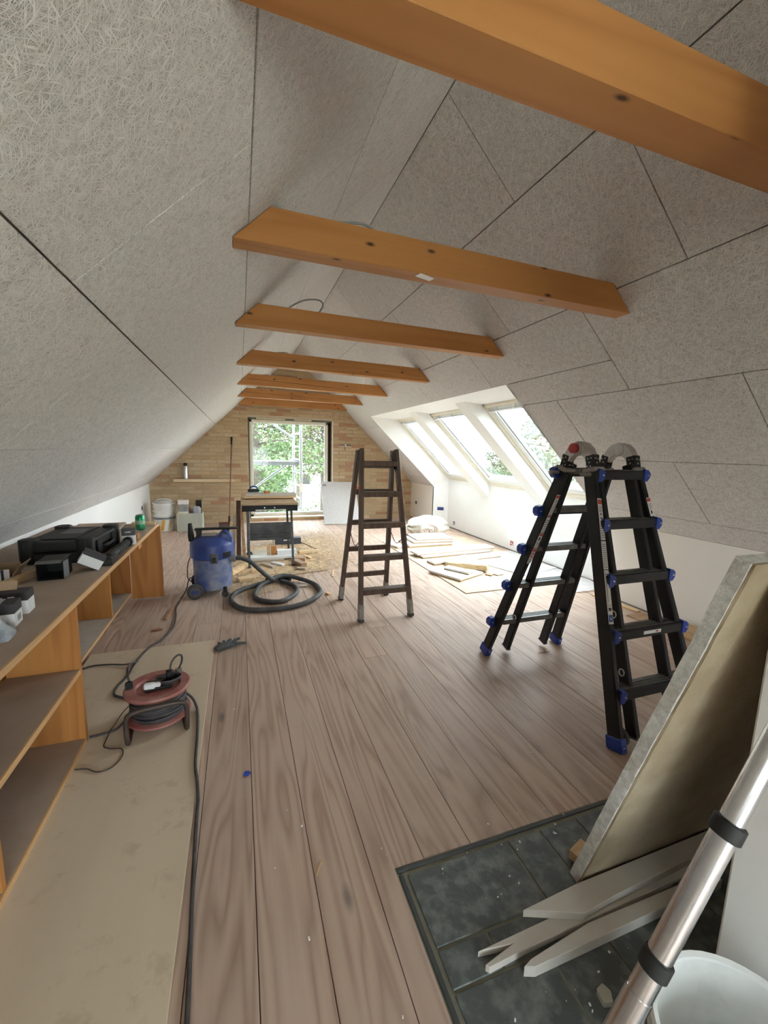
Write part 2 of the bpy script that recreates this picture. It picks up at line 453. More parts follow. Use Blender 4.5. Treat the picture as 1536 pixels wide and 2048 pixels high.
def panel(side, s0, s1, y0, y1):
    gp = 0.0024
    rects = [(s0, s1, y0, y1)]
    if side > 0 and s1 > S0+0.002 and y1 > SKY0 and y0 < SKY1:
        rects = []
        if s0 < S0: rects.append((s0, S0, y0, y1))
        a = max(s0, S0)
        if y0 < SKY0: rects.append((a, s1, y0, SKY0))
        if y1 > SKY1: rects.append((a, s1, SKY1, y1))
    if side < 0 and s1 > LS0+0.002 and s0 < LS1-0.002 and y1 > LY0 and y0 < LY1:
        rects = []
        if y0 < LY0: rects.append((s0, s1, y0, LY0))
        if y1 > LY1: rects.append((s0, s1, LY1, y1))
    rects = [r for r in rects if r[1]-r[0] > 0.015 and r[3]-r[2] > 0.015]
    if not rects: return
    mb = MB()
    c = Vector(slope_pt(side, (s0+s1)/2, (y0+y1)/2, 0))
    for (a, b_, p, q) in rects:
        a += gp; b_ -= gp; p += gp; q -= gp
        ch = 0.0014
        fn = lambda u, w, t, sd=side: slope_pt(sd, u, w, t)
        vs = [fn(a+ch, p+ch, 0), fn(b_-ch, p+ch, 0), fn(b_-ch, q-ch, 0), fn(a+ch, q-ch, 0),
              fn(a, p, ch), fn(b_, p, ch), fn(b_, q, ch), fn(a, q, ch),
              fn(a, p, 0.025), fn(b_, p, 0.025), fn(b_, q, 0.025), fn(a, q, 0.025)]
        mb.add(vs, [(0,1,2,3)] + [(i, (i+1) % 4, 4+(i+1) % 4, 4+i) for i in range(4)] + [(4+i, 4+(i+1) % 4, 8+(i+1) % 4, 8+i) for i in range(4)] + [(8,9,10,11)])
    world_v = list(mb.v)
    o = mb.build('ceiling_panel', WW, ceil, loc=tuple(c))
    me = o.data
    uv = me.uv_layers.new(name='UVMap')
    for lp in me.loops:
        co = me.vertices[lp.vertex_index].co + c
        uv.data[lp.index].uv = ((co.x-AX)/CA*side, co.y)
PER = 1.178
for side, rows in ((-1, [(0.0, 0.60, 2.32), (0.60, 1.205, 1.745), (1.205, 1.77, 1.21), (1.77, 2.343, 1.76), (2.343, 2.94, 2.34), (2.94, SL_L, 1.75)]),
                   (1, [(0.0, 0.535, 1.90), (0.535, 1.14, 1.31), (1.14, 1.735, 1.89), (1.735, 2.338, 1.31), (2.338, 2.94, 1.895), (2.94, SL_R, 1.31)])):
    for (s0, s1, yj) in rows:
        y = yj
        while y > YB: y -= PER
        while y < YF:
            a, b_ = max(y, YB), min(y+PER, YF)
            if b_-a > 0.03: panel(side, s0, s1, a, b_)
            y += PER

# ------------------------------------------------------------------ walls
struct(MB().prism([(XL-0.12, YB), (XL, YB), (XL, YF), (XL-0.12, YF)], lambda u, w, t: (u, w, t), -0.02, zl(XL)).build('wall_left', WHITE))
wr = MB()
zk = zr(XR)
wr.box((XR, YB, -0.02), (XN+0.08, SKY0, zk)).box((XR, SKY1, -0.02), (XN+0.08, YF, zk))
struct(wr.build('wall_right', CREAM))
# niche under the roof windows: back wall, cheeks, head lining
def wz(x): return zr(x) + OFFW                     # window plane height
ZS = wz(XN)                                        # sill height at the niche wall
XT = 2.43; ZT = wz(XT)                             # top of window plane
nb = MB()
nb.prism([(XN, -0.02), (XN+0.25, -0.02), (XN+0.25, wz(XN+0.25)+0.02), (XN, ZS-0.012)], lambda u, w, t: (u, t, w), SKY0-0.05, SKY1+0.05)
struct(nb.build('wall_niche', WHITE))
for nm, yy, yw, sgn in (('trim_1', SKY1, SKY1-0.14, 1), ('trim_2', SKY0, SKY0-0.02, -1)):
    ck = MB()
    front = [(SKX, zr(SKX)), (XR, zk), (XR, -0.02)]
    back = [(XT, ZT), (XN, ZS), (XN, -0.02)]
    vs = [(p[0], yy, p[1]) for p in front] + [(p[0], yw if i < 2 else yw, p[1]) for i, p in enumerate(back)]
    vs2 = [(v[0], v[1]+sgn*0.03, v[2]) for v in vs]
    ck.add(vs+vs2, [(0,1,4,3), (1,2,5,4), (6,9,10,7), (7,10,11,8), (0,3,9,6), (3,4,10,9), (4,5,11,10), (0,6,7,1), (1,7,8,2), (2,8,11,5)])
    struct(ck.build(nm, WHITE))
hd = MB()
hd.add([(SKX, SKY0, zr(SKX)), (SKX, SKY1, zr(SKX)), (XT, SKY1-0.13, ZT), (XT, SKY0-0.02, ZT),
        (SKX+0.005, SKY0, zr(SKX)+0.03), (SKX+0.005, SKY1, zr(SKX)+0.03), (XT, SKY1-0.13, ZT+0.04), (XT, SKY0-0.02, ZT+0.04)],
       [(0,1,2,3), (4,7,6,5), (0,4,5,1), (2,6,7,3), (1,5,6,2), (0,3,7,4)])
struct(hd.build('trim_3', WHITE))
# roof around the windows (outer skin so that no daylight leaks)
def rp_(x, y, o): return (x, y, zr(x)+o)
def roof_slab(mb, x0, x1, y0, y1, o0, o1):
    mb.add([rp_(x0,y0,o0), rp_(x1,y0,o0), rp_(x1,y1,o0), rp_(x0,y1,o0), rp_(x0,y0,o1), rp_(x1,y0,o1), rp_(x1,y1,o1), rp_(x0,y1,o1)],
           [(0,3,2,1),(4,5,6,7),(0,1,5,4),(1,2,6,5),(2,3,7,6),(3,0,4,7)])
WINS = [(5.365, 6.36), (4.07, 5.14), (2.87, 3.865)]
ro = MB()
roof_slab(ro, AX, XT, YB, YF+0.1, OFFW+0.02, OFFW+0.10)
roof_slab(ro, XT, XN+0.25, YB, WINS[2][0], OFFW+0.02, OFFW+0.10)
roof_slab(ro, XT, XN+0.25, WINS[0][1], YF+0.1, OFFW+0.02, OFFW+0.10)
roof_slab(ro, XT, XN+0.25, WINS[2][1], WINS[1][0], OFFW+0.02, OFFW+0.10)
roof_slab(ro, XT, XN+0.25, WINS[1][1], WINS[0][0], OFFW+0.02, OFFW+0.10)
struct(ro.build('roof', plain('roof_underside', (0.7, 0.7, 0.68), None, 0.9)))
# boxed rafters between the windows
for i, (y0, y1) in enumerate(((5.14, 5.365), (3.865, 4.07))):
    mb = MB()
    a0, a1 = SKX+0.175, XN
    pf = [(a0, zr(a0)+OFFP), (a1, zr(a1)+OFFP), (a1, zr(a1)+OFFW+0.02), (XT-0.1, zr(XT-0.1)+OFFW+0.02)]
    mb.prism(pf, lambda u, w, t: (u, t, w), y0, y1)
    struct(mb.build('trim_%d' % (4+i), WHITE, bevel=0.002))
# roof windows
def wpt(x, y, o): return (x, y, wz(x)+o)
for i, (y0, y1) in enumerate(WINS):
    root = struct(thing('window_%d' % (i+2), None, None, (XT, (y0+y1)/2, ZT)))
    def rail(name, xa, xb, ya, yb, o0, o1, mat, par):
        mb = MB()
        mb.add([wpt(xa,ya,o0), wpt(xb,ya,o0), wpt(xb,yb,o0), wpt(xa,yb,o0), wpt(xa,ya,o1), wpt(xb,ya,o1), wpt(xb,yb,o1), wpt(xa,yb,o1)],
               [(0,3,2,1),(4,5,6,7),(0,1,5,4),(1,2,6,5),(2,3,7,6),(3,0,4,7)])
        return mb.build(name, mat, par, bevel=0.003, world=True)
    x0, x1 = XT, XN
    # outer frame, then sash, then pane
    for nm, xa, xb, ya, yb in (('frame_rail', x0, x1, y0, y0+0.035), ('frame_rail', x0, x1, y1-0.035, y1), ('frame_rail', x0, x0+0.03, y0, y1), ('frame_rail', x1-0.025, x1, y0, y1)):
        rail(nm, xa, xb, ya, yb, -0.015, 0.06, CREAMF, root)
    for nm, xa, xb, ya, yb in (('sash_rail', x0+0.03, x1-0.025, y0+0.04, y0+0.10), ('sash_rail', x0+0.03, x1-0.025, y1-0.10, y1-0.04), ('sash_rail', x0+0.03, x0+0.075, y0+0.04, y1-0.04), ('sash_rail', x1-0.075, x1-0.025, y0+0.04, y1-0.04)):
        rail(nm, xa, xb, ya, yb, 0.012, 0.085, FRAMEW, root)
    rail('glazing_bead', x0+0.075, x1-0.075, y1-0.118, y1-0.10, 0.03, 0.055, plain('grey_bead', (0.35, 0.37, 0.38), None, 0.5), root)
    rail('pane', x0+0.07, x1-0.07, y0+0.09, y1-0.09, 0.050, 0.056, GLASS, root)
    mb = MB(); c0 = wpt(x0+0.045, y0+0.06, -0.03); c1 = wpt(x0+0.045, y1-0.06, -0.03)
    mb.cyl(c0, c1, 0.013); mb.build('vent_bar', ALU, root, smooth=True, world=True)
    for yy in (y0+0.2, (y0+y1)/2, y1-0.2):
        MB().obox(wpt(x0+0.035, yy, -0.02), (0.03, 0.02, 0.04)).build('bar_bracket', FRAMEW, root, world=True)

# two added roof windows behind the camera, unseen, letting in fill light
for i, (y0, y1) in enumerate(((LY0, (LY0+LY1)/2), ((LY0+LY1)/2, LY1))):
    root = struct(thing('window_%d' % (6+i), None, None, slope_pt(-1, LS0, (y0+y1)/2, 0.1)))
    def lrail(nm, sa, sb, ya_, yb_, h0, h1, mat):
        MB().prism([(sa, ya_), (sb, ya_), (sb, yb_), (sa, yb_)], lambda u, w, t: slope_pt(-1, u, w, t), h0, h1).build(nm, mat, root, world=True)
    for sa, sb, ya_, yb_ in ((LS0, LS0+0.05, y0, y1), (LS1-0.05, LS1, y0, y1), (LS0, LS1, y0, y0+0.05), (LS0, LS1, y1-0.05, y1)):
        lrail('frame_rail', sa, sb, ya_, yb_, 0.0, 0.12, FRAMEW)
    lrail('pane', LS0+0.04, LS1-0.04, y0+0.04, y1-0.04, 0.08, 0.086, GLASS)

# far gable wall: mortar slab with bricks
WX0, WX1, WZ0, WZ1 = 0.150, 1.600, 0.055, 1.800     # hole for the gable window
YM = YF + 0.012
def gable_poly(x0, x1, z0, z1, up=0.0):
    """clip a rectangle to the gable outline"""
    poly = [(x0,z0),(x1,z0),(x1,z1),(x0,z1)]
    for (a, b_, c) in ((-T, 1, AZ-T*AX+up), (T, 1, AZ+T*AX+up)):
        out = []
        for i in range(len(poly)):
            p, q = poly[i], poly[(i+1) % len(poly)]
            dp, dq = a*p[0]+b_*p[1]-c, a*q[0]+b_*q[1]-c
            if dp <= 0: out.append(p)
            if (dp < 0) != (dq < 0) and dp != dq:
                t = dp/(dp-dq); out.append((p[0]+(q[0]-p[0])*t, p[1]+(q[1]-p[1])*t))
        poly = out
        if len(poly) < 3: return None
    return poly
mw = MB()
fnY = lambda u, w, t: (u, t, w)
for (x0, x1, z0, z1) in ((XL-0.1, WX0, -0.02, 3.2), (WX1, XR+0.06, -0.02, 3.2), (WX0, WX1, -0.02, WZ0), (WX0, WX1, WZ1, 3.2)):
    p = gable_poly(x0, x1, z0, z1, 0.06)
    if p: mw.prism(p, fnY, YM, YM+0.22)
wall_far = struct(mw.build('wall_far', MORTAR))
CO, BL = 0.0635, 0.245
jobs = []
for row in range(0, 46):
    z0 = row*CO; z1 = z0+CO-0.0105
    off = 0.5*(row % 2)
    for ci in range(0, 40):
        x0 = (ci-off)*BL - 5.0; x1 = x0+BL-0.011
        if x1 < XL or x0 > XR: continue
        x0, x1 = max(x0, XL+0.002), min(x1, XR-0.002)
        parts = [(x0, x1)]
        if z1 > WZ0 and z0 < WZ1:
            parts = []
            if x0 < WX0: parts.append((x0, min(x1, WX0)))
            if x1 > WX1: parts.append((max(x0, WX1), x1))
        for (a, b_) in parts:
            if b_-a < 0.02: continue
            zz0, zz1 = z0, z1
            if a < WX1 and b_ > WX0 and z0 < WZ1 < z1: zz0 = WZ1
            p = gable_poly(a, b_, zz0, zz1)
            if not p or len(p) < 3: continue
            area = abs(sum(p[i][0]*p[(i+1) % len(p)][1]-p[(i+1) % len(p)][0]*p[i][1] for i in range(len(p))))/2
            if area < 0.0008: continue
            jobs.append((p, (a+b_)/2, (z0+z1)/2, area))
def seen(j):
    p, cx, cz, area = j
    return area - (0.02 if cz > 2.02 else 0) - (0.012 if cx < -0.7 and cz < 0.35 else 0)
jobs.sort(key=seen, reverse=True)
rb = random.Random(5)
full_mesh = None
for p, cx, cz, area in jobs[:300]:
    d = rb.uniform(0.0, 0.004)
    c = (cx, YF+0.02, cz)
    if len(p) == 4 and abs(area-(BL-0.011)*(CO-0.0105)) < 1e-5:
        if full_mesh is None:
            full_mesh = MB().box((-(BL-0.011)/2, -0.02, -(CO-0.0105)/2), ((BL-0.011)/2, 0.02, (CO-0.0105)/2)).mesh('brick', BRICK, 0.003)
        o = bpy.data.objects.new('brick', full_mesh); COL.objects.link(o)
        o.location = (cx, YF+0.02+d, cz); o.parent = wall_far
    else:
        MB().prism(p, fnY, YF+d, YF+0.04).build('brick', BRICK, wall_far, bevel=0.002, loc=c)
if jobs[300:]:
    mb = MB()
    for p, cx, cz, area in jobs[300:]: mb.prism(p, fnY, YF+rb.uniform(0, 0.004), YF+0.04)
    tag(mb.build('brick_rest', BRICK, wall_far), None, None, None, 'stuff')
# wall behind the camera; its window is added, unseen, to brighten the ceiling
nw = MB()
NX0, NX1, NZ0, NZ1 = -0.35, 2.15, 0.08, 1.35
for (x0, x1, z0, z1) in ((XL-0.1, NX0, -0.02, 3.2), (NX1, XR+0.1, -0.02, 3.2), (NX0, NX1, -0.02, NZ0), (NX0, NX1, NZ1, 3.2)):
    p = gable_poly(x0, x1, z0, z1, 0.06)
    if p: nw.prism(p, fnY, YB-0.2, YB)
struct(nw.build('wall_near', WHITE))
root = struct(thing('window_5', None, None, ((NX0+NX1)/2, YB-0.12, NZ0)))
for a, b_ in (((NX0,NZ0),(NX0+0.05,NZ1)), ((NX1-0.05,NZ0),(NX1,NZ1)), ((NX0,NZ0),(NX1,NZ0+0.05)), ((NX0,NZ1-0.05),(NX1,NZ1))):
    MB().box((a[0], YB-0.16, a[1]), (b_[0], YB-0.09, b_[1])).build('frame_rail', FRAMEW, root, world=True)
MB().box((NX0+0.04, YB-0.13, NZ0+0.04), (NX1-0.04, YB-0.124, NZ1-0.04)).build('pane', GLASS, root, world=True)

# gable window
root = struct(thing('window_1', None, None, ((WX0+WX1)/2, YF+0.08, WZ0)))
ya, yb = YF+0.055, YF+0.125
ix0, ix1, iz0, iz1 = WX0+0.022, WX1-0.062, WZ0+0.022, WZ1-0.030
for a, b_ in (((ix0,iz0),(ix0+0.045,iz1)), ((ix1-0.045,iz0),(ix1,iz1)), ((ix0,iz0),(ix1,iz0+0.05)), ((ix0,iz1-0.045),(ix1,iz1))):
    MB().box((a[0], ya, a[1]), (b_[0], yb, b_[1])).build('frame_rail', CREAMF, root, bevel=0.004, world=True)
for a, b_ in (((ix0+0.045,iz0+0.05),(ix0+0.06,iz1-0.045)), ((ix1-0.06,iz0+0.05),(ix1-0.045,iz1-0.045)), ((ix0+0.045,iz0+0.05),(ix1-0.045,iz0+0.068)), ((ix0+0.045,iz1-0.06),(ix1-0.045,iz1-0.045))):
    MB().box((a[0], ya+0.015, a[1]), (b_[0], yb-0.02, b_[1])).build('glazing_bead', FRAMEW, root, world=True)
MB().box((ix0+0.05, ya+0.03, iz0+0.055), (ix1-0.05, ya+0.036, iz1-0.05)).build('pane', GLASS, root, world=True)
GRN = plain('green_sealing_strip', (0.10, 0.12, 0.09), (0.16, 0.17, 0.12), 0.8)
FOAM = plain('cream_foam_strip', (0.75, 0.68, 0.48), None, 0.9)
MB().box((WX0, ya-0.015, WZ0), (ix0, yb, WZ1)).build('sealing_strip', GRN, root, world=True)
MB().box((ix1, yb-0.02, WZ0), (WX1, yb, WZ1)).build('sealing_strip', plain('painted_gap_dark', (0.045, 0.04, 0.035), None, 0.9), root, world=True)  # near-black strip: the darkness of the open gap painted as a colour
MB().box((WX0, ya-0.015, iz1), (WX1, yb, WZ1)).build('sealing_strip', GRN, root, world=True)
MB().box((WX0+0.14, YF+0.002, iz1+0.006), (WX0+0.62, ya-0.016, WZ1-0.004)).build('foam_strip', FOAM, root, world=True)
MB().box((WX0+0.78, YF+0.002, iz1+0.006), (WX0+1.08, ya-0.016, WZ1-0.004)).build('foam_strip', FOAM, root, world=True)
MB().box((WX1+0.002, YF-0.004, 0.1), (WX1+0.02, YF+0.0, WZ1)).build('plaster_edge', CREAM, root, world=True)
# red brick sill course under the window
# trims along the wall foot
struct(MB().box((XR-0.006, YB, 0.0), (XR, SKY0, 0.010)).box((XR-0.006, SKY1, 0), (XR, YF, 0.012)).build('baseboard_right', plain('grey_joint', (0.22, 0.20, 0.18), None, 0.9)))
struct(MB().box((XN-0.006, SKY0, 0.0), (XN, SKY1-0.15, 0.018)).build('baseboard_niche', MATS['grey_joint']))

# ------------------------------------------------------------------ collar beams
ZB, ZTOP = 1.988, 2.110
BEAMS = [(0.705, 0.72, 0.10, 'thick orange pine collar beam spanning over the slate hearth'),
         (1.585, 1.665, 0.085, 'orange pine collar beam with a pale plaster smear on its underside'),
         (2.60, 2.71, 0.085, 'orange pine collar beam with a tall cable loop on its top'),
         (3.78, 3.98, 0.085, 'orange pine collar beam with a low flat cable bow on its top'),
         (4.97, 5.25, 0.085, 'orange pine collar beam between the cracked beam and the low cable bow'),
         (6.17, 6.40, 0.085, 'orange pine collar beam with a long crack along its face'),
         (7.30, 7.38, 0.085, 'orange pine collar beam close against the brick gable')]
beam_roots = []
for i, (yl_, yr_, th, lab) in enumerate(BEAMS):
    zt = ZTOP
    e = 0.004
    pts = [(AX-(AZ-ZB)/T+e, ZB), (AX+(AZ-ZB)/T-e, ZB), (AX+(AZ-zt)/T-e, zt), (AX-(AZ-zt)/T+e, zt)]
    xl_, xr_ = pts[0][0], pts[1][0]
    ang = math.atan2((yr_-yl_)*0.55, xr_-xl_)
    ym = (yl_+yr_)/2
    mb = MB()
    mb.prism(pts, lambda u, w, t: (u, ym + (u-AX)*math.tan(ang) + t, w), 0.0, th)
    o = mb.build('collar_beam', BEAMW, None, bevel=0.002, loc=(AX, ym+th/2, ZB))
    tag(o, lab, 'beam', 'collar beams across the attic')
    if 'crack' in lab:
        MB().prism([(0.10, 2.052), (0.75, 2.040), (1.35, 2.028), (1.36, 2.0295), (0.76, 2.044), (0.11, 2.0545)], lambda u, w, t: (u, ym + (u-AX)*math.tan(ang) + t, w), -0.0006, 0.0).build('crack', plain('crack_shadow', (0.06, 0.025, 0.012), None, 0.9), o, world=True)
    beam_roots.append((ym, th, ang))

# ------------------------------------------------------------------ slate hearth
SLATE = plain('slate', (0.080, 0.090, 0.085), (0.24, 0.25, 0.23), 0.55, scale=22, bstr=0.8, bscale=30, amt=(0.45, 0.80))
SLATED = plain('slate_border', (0.045, 0.05, 0.05), (0.07, 0.075, 0.07), 0.6, scale=9, bstr=0.3)
GROUT = plain('olive_grout', (0.20, 0.19, 0.14), (0.15, 0.14, 0.10), 0.9, scale=20)
hearth = MB().box((HX0, HY0, -0.02), (HX1, HY1, -0.0015)).build('slate_hearth', GROUT, None, loc=(HX0, HY1, -0.02))
tag(hearth, 'hearth of dark grey-green slate tiles let into the plank floor', 'hearth')
def tile(x0, x1, y0, y1, m=None, nm='slate_tile'):
    MB().box((x0+0.004, y0+0.004, -0.004), (x1-0.004, y1-0.004, 0.0025+random.uniform(-0.0008, 0.0008))).build(nm, m or SLATE, hearth, bevel=0.002, world=True)
tile(HX0, HX1, HY1-0.022, HY1, SLATED, 'border_tile'); tile(HX0, HX0+0.022, HY0, HY1-0.022, SLATED, 'border_tile')
gx, gy = HX0+0.026, HY1-0.028
for (x0, x1, y0, y1) in ((gx, .815, .79, gy), (.815, .945, .79, gy), (.945, 1.10, .79, gy), (1.10, 1.42, .79, gy), (1.42, 1.79, .79, gy),
                         (gx, .60, .70, .79), (.60, .93, .70, .79), (.93, 1.30, .70, .79), (1.30, 1.79, .70, .79),
                         (gx, .73, .47, .70), (.73, .90, .47, .70), (.90, 1.25, .47, .70), (1.25, 1.79, .47, .70),
                         (gx, .64, .22, .47), (.64, 1.0, .22, .47), (gx, .80, -.04, .22), (.80, 1.0, -.04, .22), (gx, 1.0, -.34, -.04)):
    tile(x0, x1, y0, y1)

# chimney the boards lean on
CHX, CHY = 1.005, 0.488
ch = thing('chimney', 'white plastered chimney block standing on the slate hearth', 'chimney', (1.3, 0.0, 0.003))
MB().box((CHX, -0.32, 0.003), (1.70, CHY, zr(1.70)-0.01)).build('shaft', WHITE, ch, bevel=0.006, world=True)
MB().box((1.12, CHY, 0.003), (1.62, CHY+0.006, 0.50)).build('dark_opening', plain('opening_black', (0.012, 0.011, 0.011), None, 0.95), ch, world=True)  # flat near-black panel stands in for the opening; no recess is cut

# ------------------------------------------------------------------ cables on the beams
def cable(pts, r, label, mat=GREYC, name='cable', sub=6, group=None, n=8):
    P = spline(pts, sub)
    o = MB().tube(P, r, n).build(name, mat, None, smooth=True, loc=tuple(P[0]))
    return tag(o, label, 'cable', group)
cable([(0.26, 1.67, 2.117), (0.31, 1.68, 2.128), (0.40, 1.69, 2.148), (0.47, 1.68, 2.152), (0.51, 1.67, 2.136), (0.52, 1.665, 2.116)], 0.005, 'thick grey cable bowed over the beam with the plaster smear')
cable([(0.29, 2.72, 2.116), (0.33, 2.72, 2.15), (0.39, 2.72, 2.185), (0.45, 2.72, 2.202), (0.505, 2.715, 2.198), (0.515, 2.71, 2.165), (0.485, 2.705, 2.116)], 0.005, 'grey cable standing in a tall loop on a beam')
cable([(0.28, 3.95, 2.116), (0.34, 3.95, 2.128), (0.40, 3.95, 2.136), (0.44, 3.945, 2.13), (0.455, 3.94, 2.116)], 0.005, 'grey cable in a low flat bow on a beam')
cable([(0.25, 5.17, 2.116), (0.29, 5.17, 2.126), (0.34, 5.17, 2.132), (0.38, 5.17, 2.116)], 0.005, 'short grey cable end on the beam above the workbench')
MB().obox((0.73, 1.645, 1.9865), (0.075, 0.03, 0.003), rotz(0.3)).build('plaster_smear', WHITE, [o for o in COL.objects if o.name == 'collar_beam.001'][0], world=True)

# ------------------------------------------------------------------ shelving along the left knee wall
ZTP = 0.645
su = thing('shelf_unit', 'long low pine shelf unit with dusty open shelves along the knee wall', 'shelf unit', (-0.78, 2.2, 0.013))
def board(nm, a, b, mat, par, edge=True):
    o = MB().box(a, b).build(nm, mat, par, bevel=0.0015, world=True)
    if edge:
        MB().box((b[0], a[1], a[2]), (b[0]+0.006, b[1], b[2])).build('edge_band', EDGE, o, world=True)
    return o
board('top_board', (XL+0.01, -1.2, ZTP-0.024), (-0.656, 3.815, ZTP), DUSTY, su)
board('middle_shelf', (-0.90, -1.2, 0.330), (-0.656, 1.93, 0.352), DUSTY, su)
board('bottom_shelf', (-0.90, -1.2, 0.013), (-0.656, 1.93, 0.034), DUSTY, su)
for y in (1.93, ):
    MB().box((-0.90, y, 0.013), (-0.650, y+0.022, ZTP-0.024)).build('divider', PINEZ, su, bevel=0.0015, world=True)
for (y, z0, z1) in ((1.27, 0.034, 0.330), (0.45, 0.352, ZTP-0.024), (-0.4, 0.034, 0.33)):
    MB().box((-0.90, y, z0), (-0.656, y+0.022, z1)).build('divider', PINEZ, su, bevel=0.0015, world=True)
MB().box((-0.868, 3.79, 0.013), (-0.636, 3.815, ZTP-0.024)).build('end_panel', PINEZ, su, bevel=0.0015, world=True)
MB().box((-0.668, 3.10, ZTP-0.06), (-0.656, 3.19, ZTP-0.024)).build('cleat', PINEZ, su, world=True)
lu = su
board('middle_shelf', (XL+0.012, -1.2, 0.375), (-0.908, 3.90, 0.395), DUSTY, lu)
board('bottom_shelf', (XL+0.012, -1.2, 0.013), (-0.908, 3.90, 0.032), plain('pale_dusty_board', (0.50, 0.45, 0.38), (0.44, 0.39, 0.32), 0.85), lu)
for (y, z0, z1) in ((3.35, 0.032, 0.375), (2.02, 0.032, 0.375), (2.02, 0.395, ZTP-0.024)):
    MB().box((XL+0.012, y, z0), (-0.905, y+0.02, z1)).build('divider', PINEZ, lu, bevel=0.0015, world=True)
MB().box((XL+0.012, 3.90, 0.013), (-0.90, 3.922, ZTP-0.026)).build('end_panel', PINEZ, lu, bevel=0.0015, world=True)

# ------------------------------------------------------------------ things on the shelf top
ZS_ = ZTP
def rbox(mb, x0, y0, x1, y1, z0, z1): return mb.box((x0, y0, z0), (x1, y1, z1))
# big tool case
tc_ = thing('tool_case', 'big black plastic tool case lying flat on the shelf top', 'tool case', (-0.925, 2.825, ZS_), -0.05)
def rrect(w, d, c):
    return [(-w+c, -d), (w-c, -d), (w, -d+c), (w, d-c), (w-c, d), (-w+c, d), (-w, d-c), (-w, -d+c)]
fz = lambda u, w, t: (u, w, t)
MB().prism(rrect(0.160, 0.235, 0.03), fz, 0.0, 0.058).build('lower_shell', BLACK, tc_, bevel=0.008, seg=2)
lid = MB().prism(rrect(0.160, 0.235, 0.03), fz, 0.061, 0.118).build('lid', BLACK, tc_, bevel=0.010, seg=2)
MB().box((-0.09, -0.17, 0.118), (0.07, 0.19, 0.124)).build('raised_panel', BLACK, lid, bevel=0.003)
MB().box((-0.06, -0.03, 0.124), (0.05, 0.12, 0.1255)).build('label_plate', plain('dark_grey_print', (0.09, 0.09, 0.09), None, 0.5), lid)
for sx in (-1, 1):
    for sy in (-1, 1):
        MB().prism([(a*1+sx*0.128, b+sy*0.203) for a, b in rrect(0.042, 0.042, 0.022)], fz, 0.006, 0.134).build('corner_guard', BLACK, tc_, bevel=0.008, seg=2)
for y in (-0.12, 0.12):
    MB().box((0.158, y-0.035, 0.03), (0.172, y+0.035, 0.105)).build('latch', BLACKM, tc_, bevel=0.004)
h = MB(); h.tube(spline([(0.155, -0.075, 0.06), (0.177, -0.07, 0.06), (0.185, -0.04, 0.06), (0.185, 0.04, 0.06), (0.177, 0.07, 0.06), (0.155, 0.075, 0.06)], 4), 0.009, 10)
h.build('carry_handle', BLACK, tc_, smooth=True)
# long handle lying in front of the case
th_ = thing('socket_wrench', 'ribbed black hand tool lying beside the big black case', 'hand tool', (-0.684, 2.755, ZS_+0.030), 0.0)
MB().cyl((0.0, -0.20, 0.0), (0.0, 0.19, 0.0), 0.020, n=12).build('bar', BLACK, th_, smooth=True)
for k in range(7):
    MB().cyl((0, -0.05+k*0.03, 0), (0, -0.035+k*0.03, 0), 0.0245, n=12).build('grip_ring', RUBBER, th_, smooth=True)
MB().box((-0.035, -0.27, -0.030), (0.03, -0.16, 0.012)).build('end_block', BLACK, th_, bevel=0.006)
MB().cyl((0, 0.183, 0), (0, 0.213, 0), 0.029, n=14).build('end_knob', BLACK, th_, smooth=True)
# small cartons
def carton(name, label, loc, rz, w, d, h_, band=0.4, tilt=0.0, open_=False, body=PAPER, bandm=INK, group=None):
    t = thing(name, label, 'box', loc, rz, group)
    if tilt: t.rotation_euler = (0, tilt, rz)
    th = 0.0025
    if open_:
        MB().box((-w/2, -d/2, 0), (w/2, d/2, th)).build('base', body, t)
        for a, b in (((-w/2, -d/2, th), (-w/2+th, d/2, h_)), ((w/2-th, -d/2, th), (w/2, d/2, h_)), ((-w/2+th, d/2-th, th), (w/2-th, d/2, h_)), ((-w/2+th, -d/2, th), (w/2-th, -d/2+th, h_))):
            MB().box(a, b).build('side', body, t)
    else:
        MB().box((-w/2, -d/2, 0), (w/2, d/2, h_*(1-band))).build('body', body, t, bevel=0.001)
        MB().box((-w/2-0.0004, -d/2-0.0004, h_*(1-band)), (w/2+0.0004, d/2+0.0004, h_)).build('printed_band', bandm, t, bevel=0.001)
    return t
def quad_print(nm, par, a, b, mat): return MB().box(a, b).build(nm, mat, par)
c1 = carton('screw_box', 'white screw carton with a black top band, in front of another carton', (-0.815, 1.735, ZS_), 0.12, 0.12, 0.075, 0.085, 0.42)
quad_print('print_line', c1, (-0.045, -0.0387, 0.062), (-0.012, -0.0377, 0.068), PAPER); quad_print('print_mark', c1, (0.005, -0.0387, 0.062), (0.022, -0.0377, 0.068), YELLOWM)
quad_print('barcode', c1, (0.0602, -0.012, 0.015), (0.0612, 0.018, 0.035), GREYINK)
quad_print('top_sheet', c1, (-0.055, -0.034, 0.0852), (0.02, 0.034, 0.0858), plain('grey_card', (0.45, 0.44, 0.43), None, 0.7))
c2 = carton('screw_box', 'white screw carton with black band and open cardboard top, behind another carton', (-0.835, 1.865, ZS_), 0.10, 0.135, 0.07, 0.085, 0.38)
quad_print('print_line', c2, (-0.04, -0.0362, 0.066), (-0.005, -0.0352, 0.071), PAPER); quad_print('print_mark', c2, (0.01, -0.0362, 0.065), (0.03, -0.0352, 0.072), PAPER)
MB().obox((-0.02, 0.02, 0.10), (0.09, 0.002, 0.035), Matrix.Rotation(-0.5, 3, 'X')).build('flap', CARD, c2)
c3 = thing('striped_box', 'open black and white striped box lying tilted on the shelf top', 'box', (-1.11, 2.335, ZS_+0.0005), 0.10)
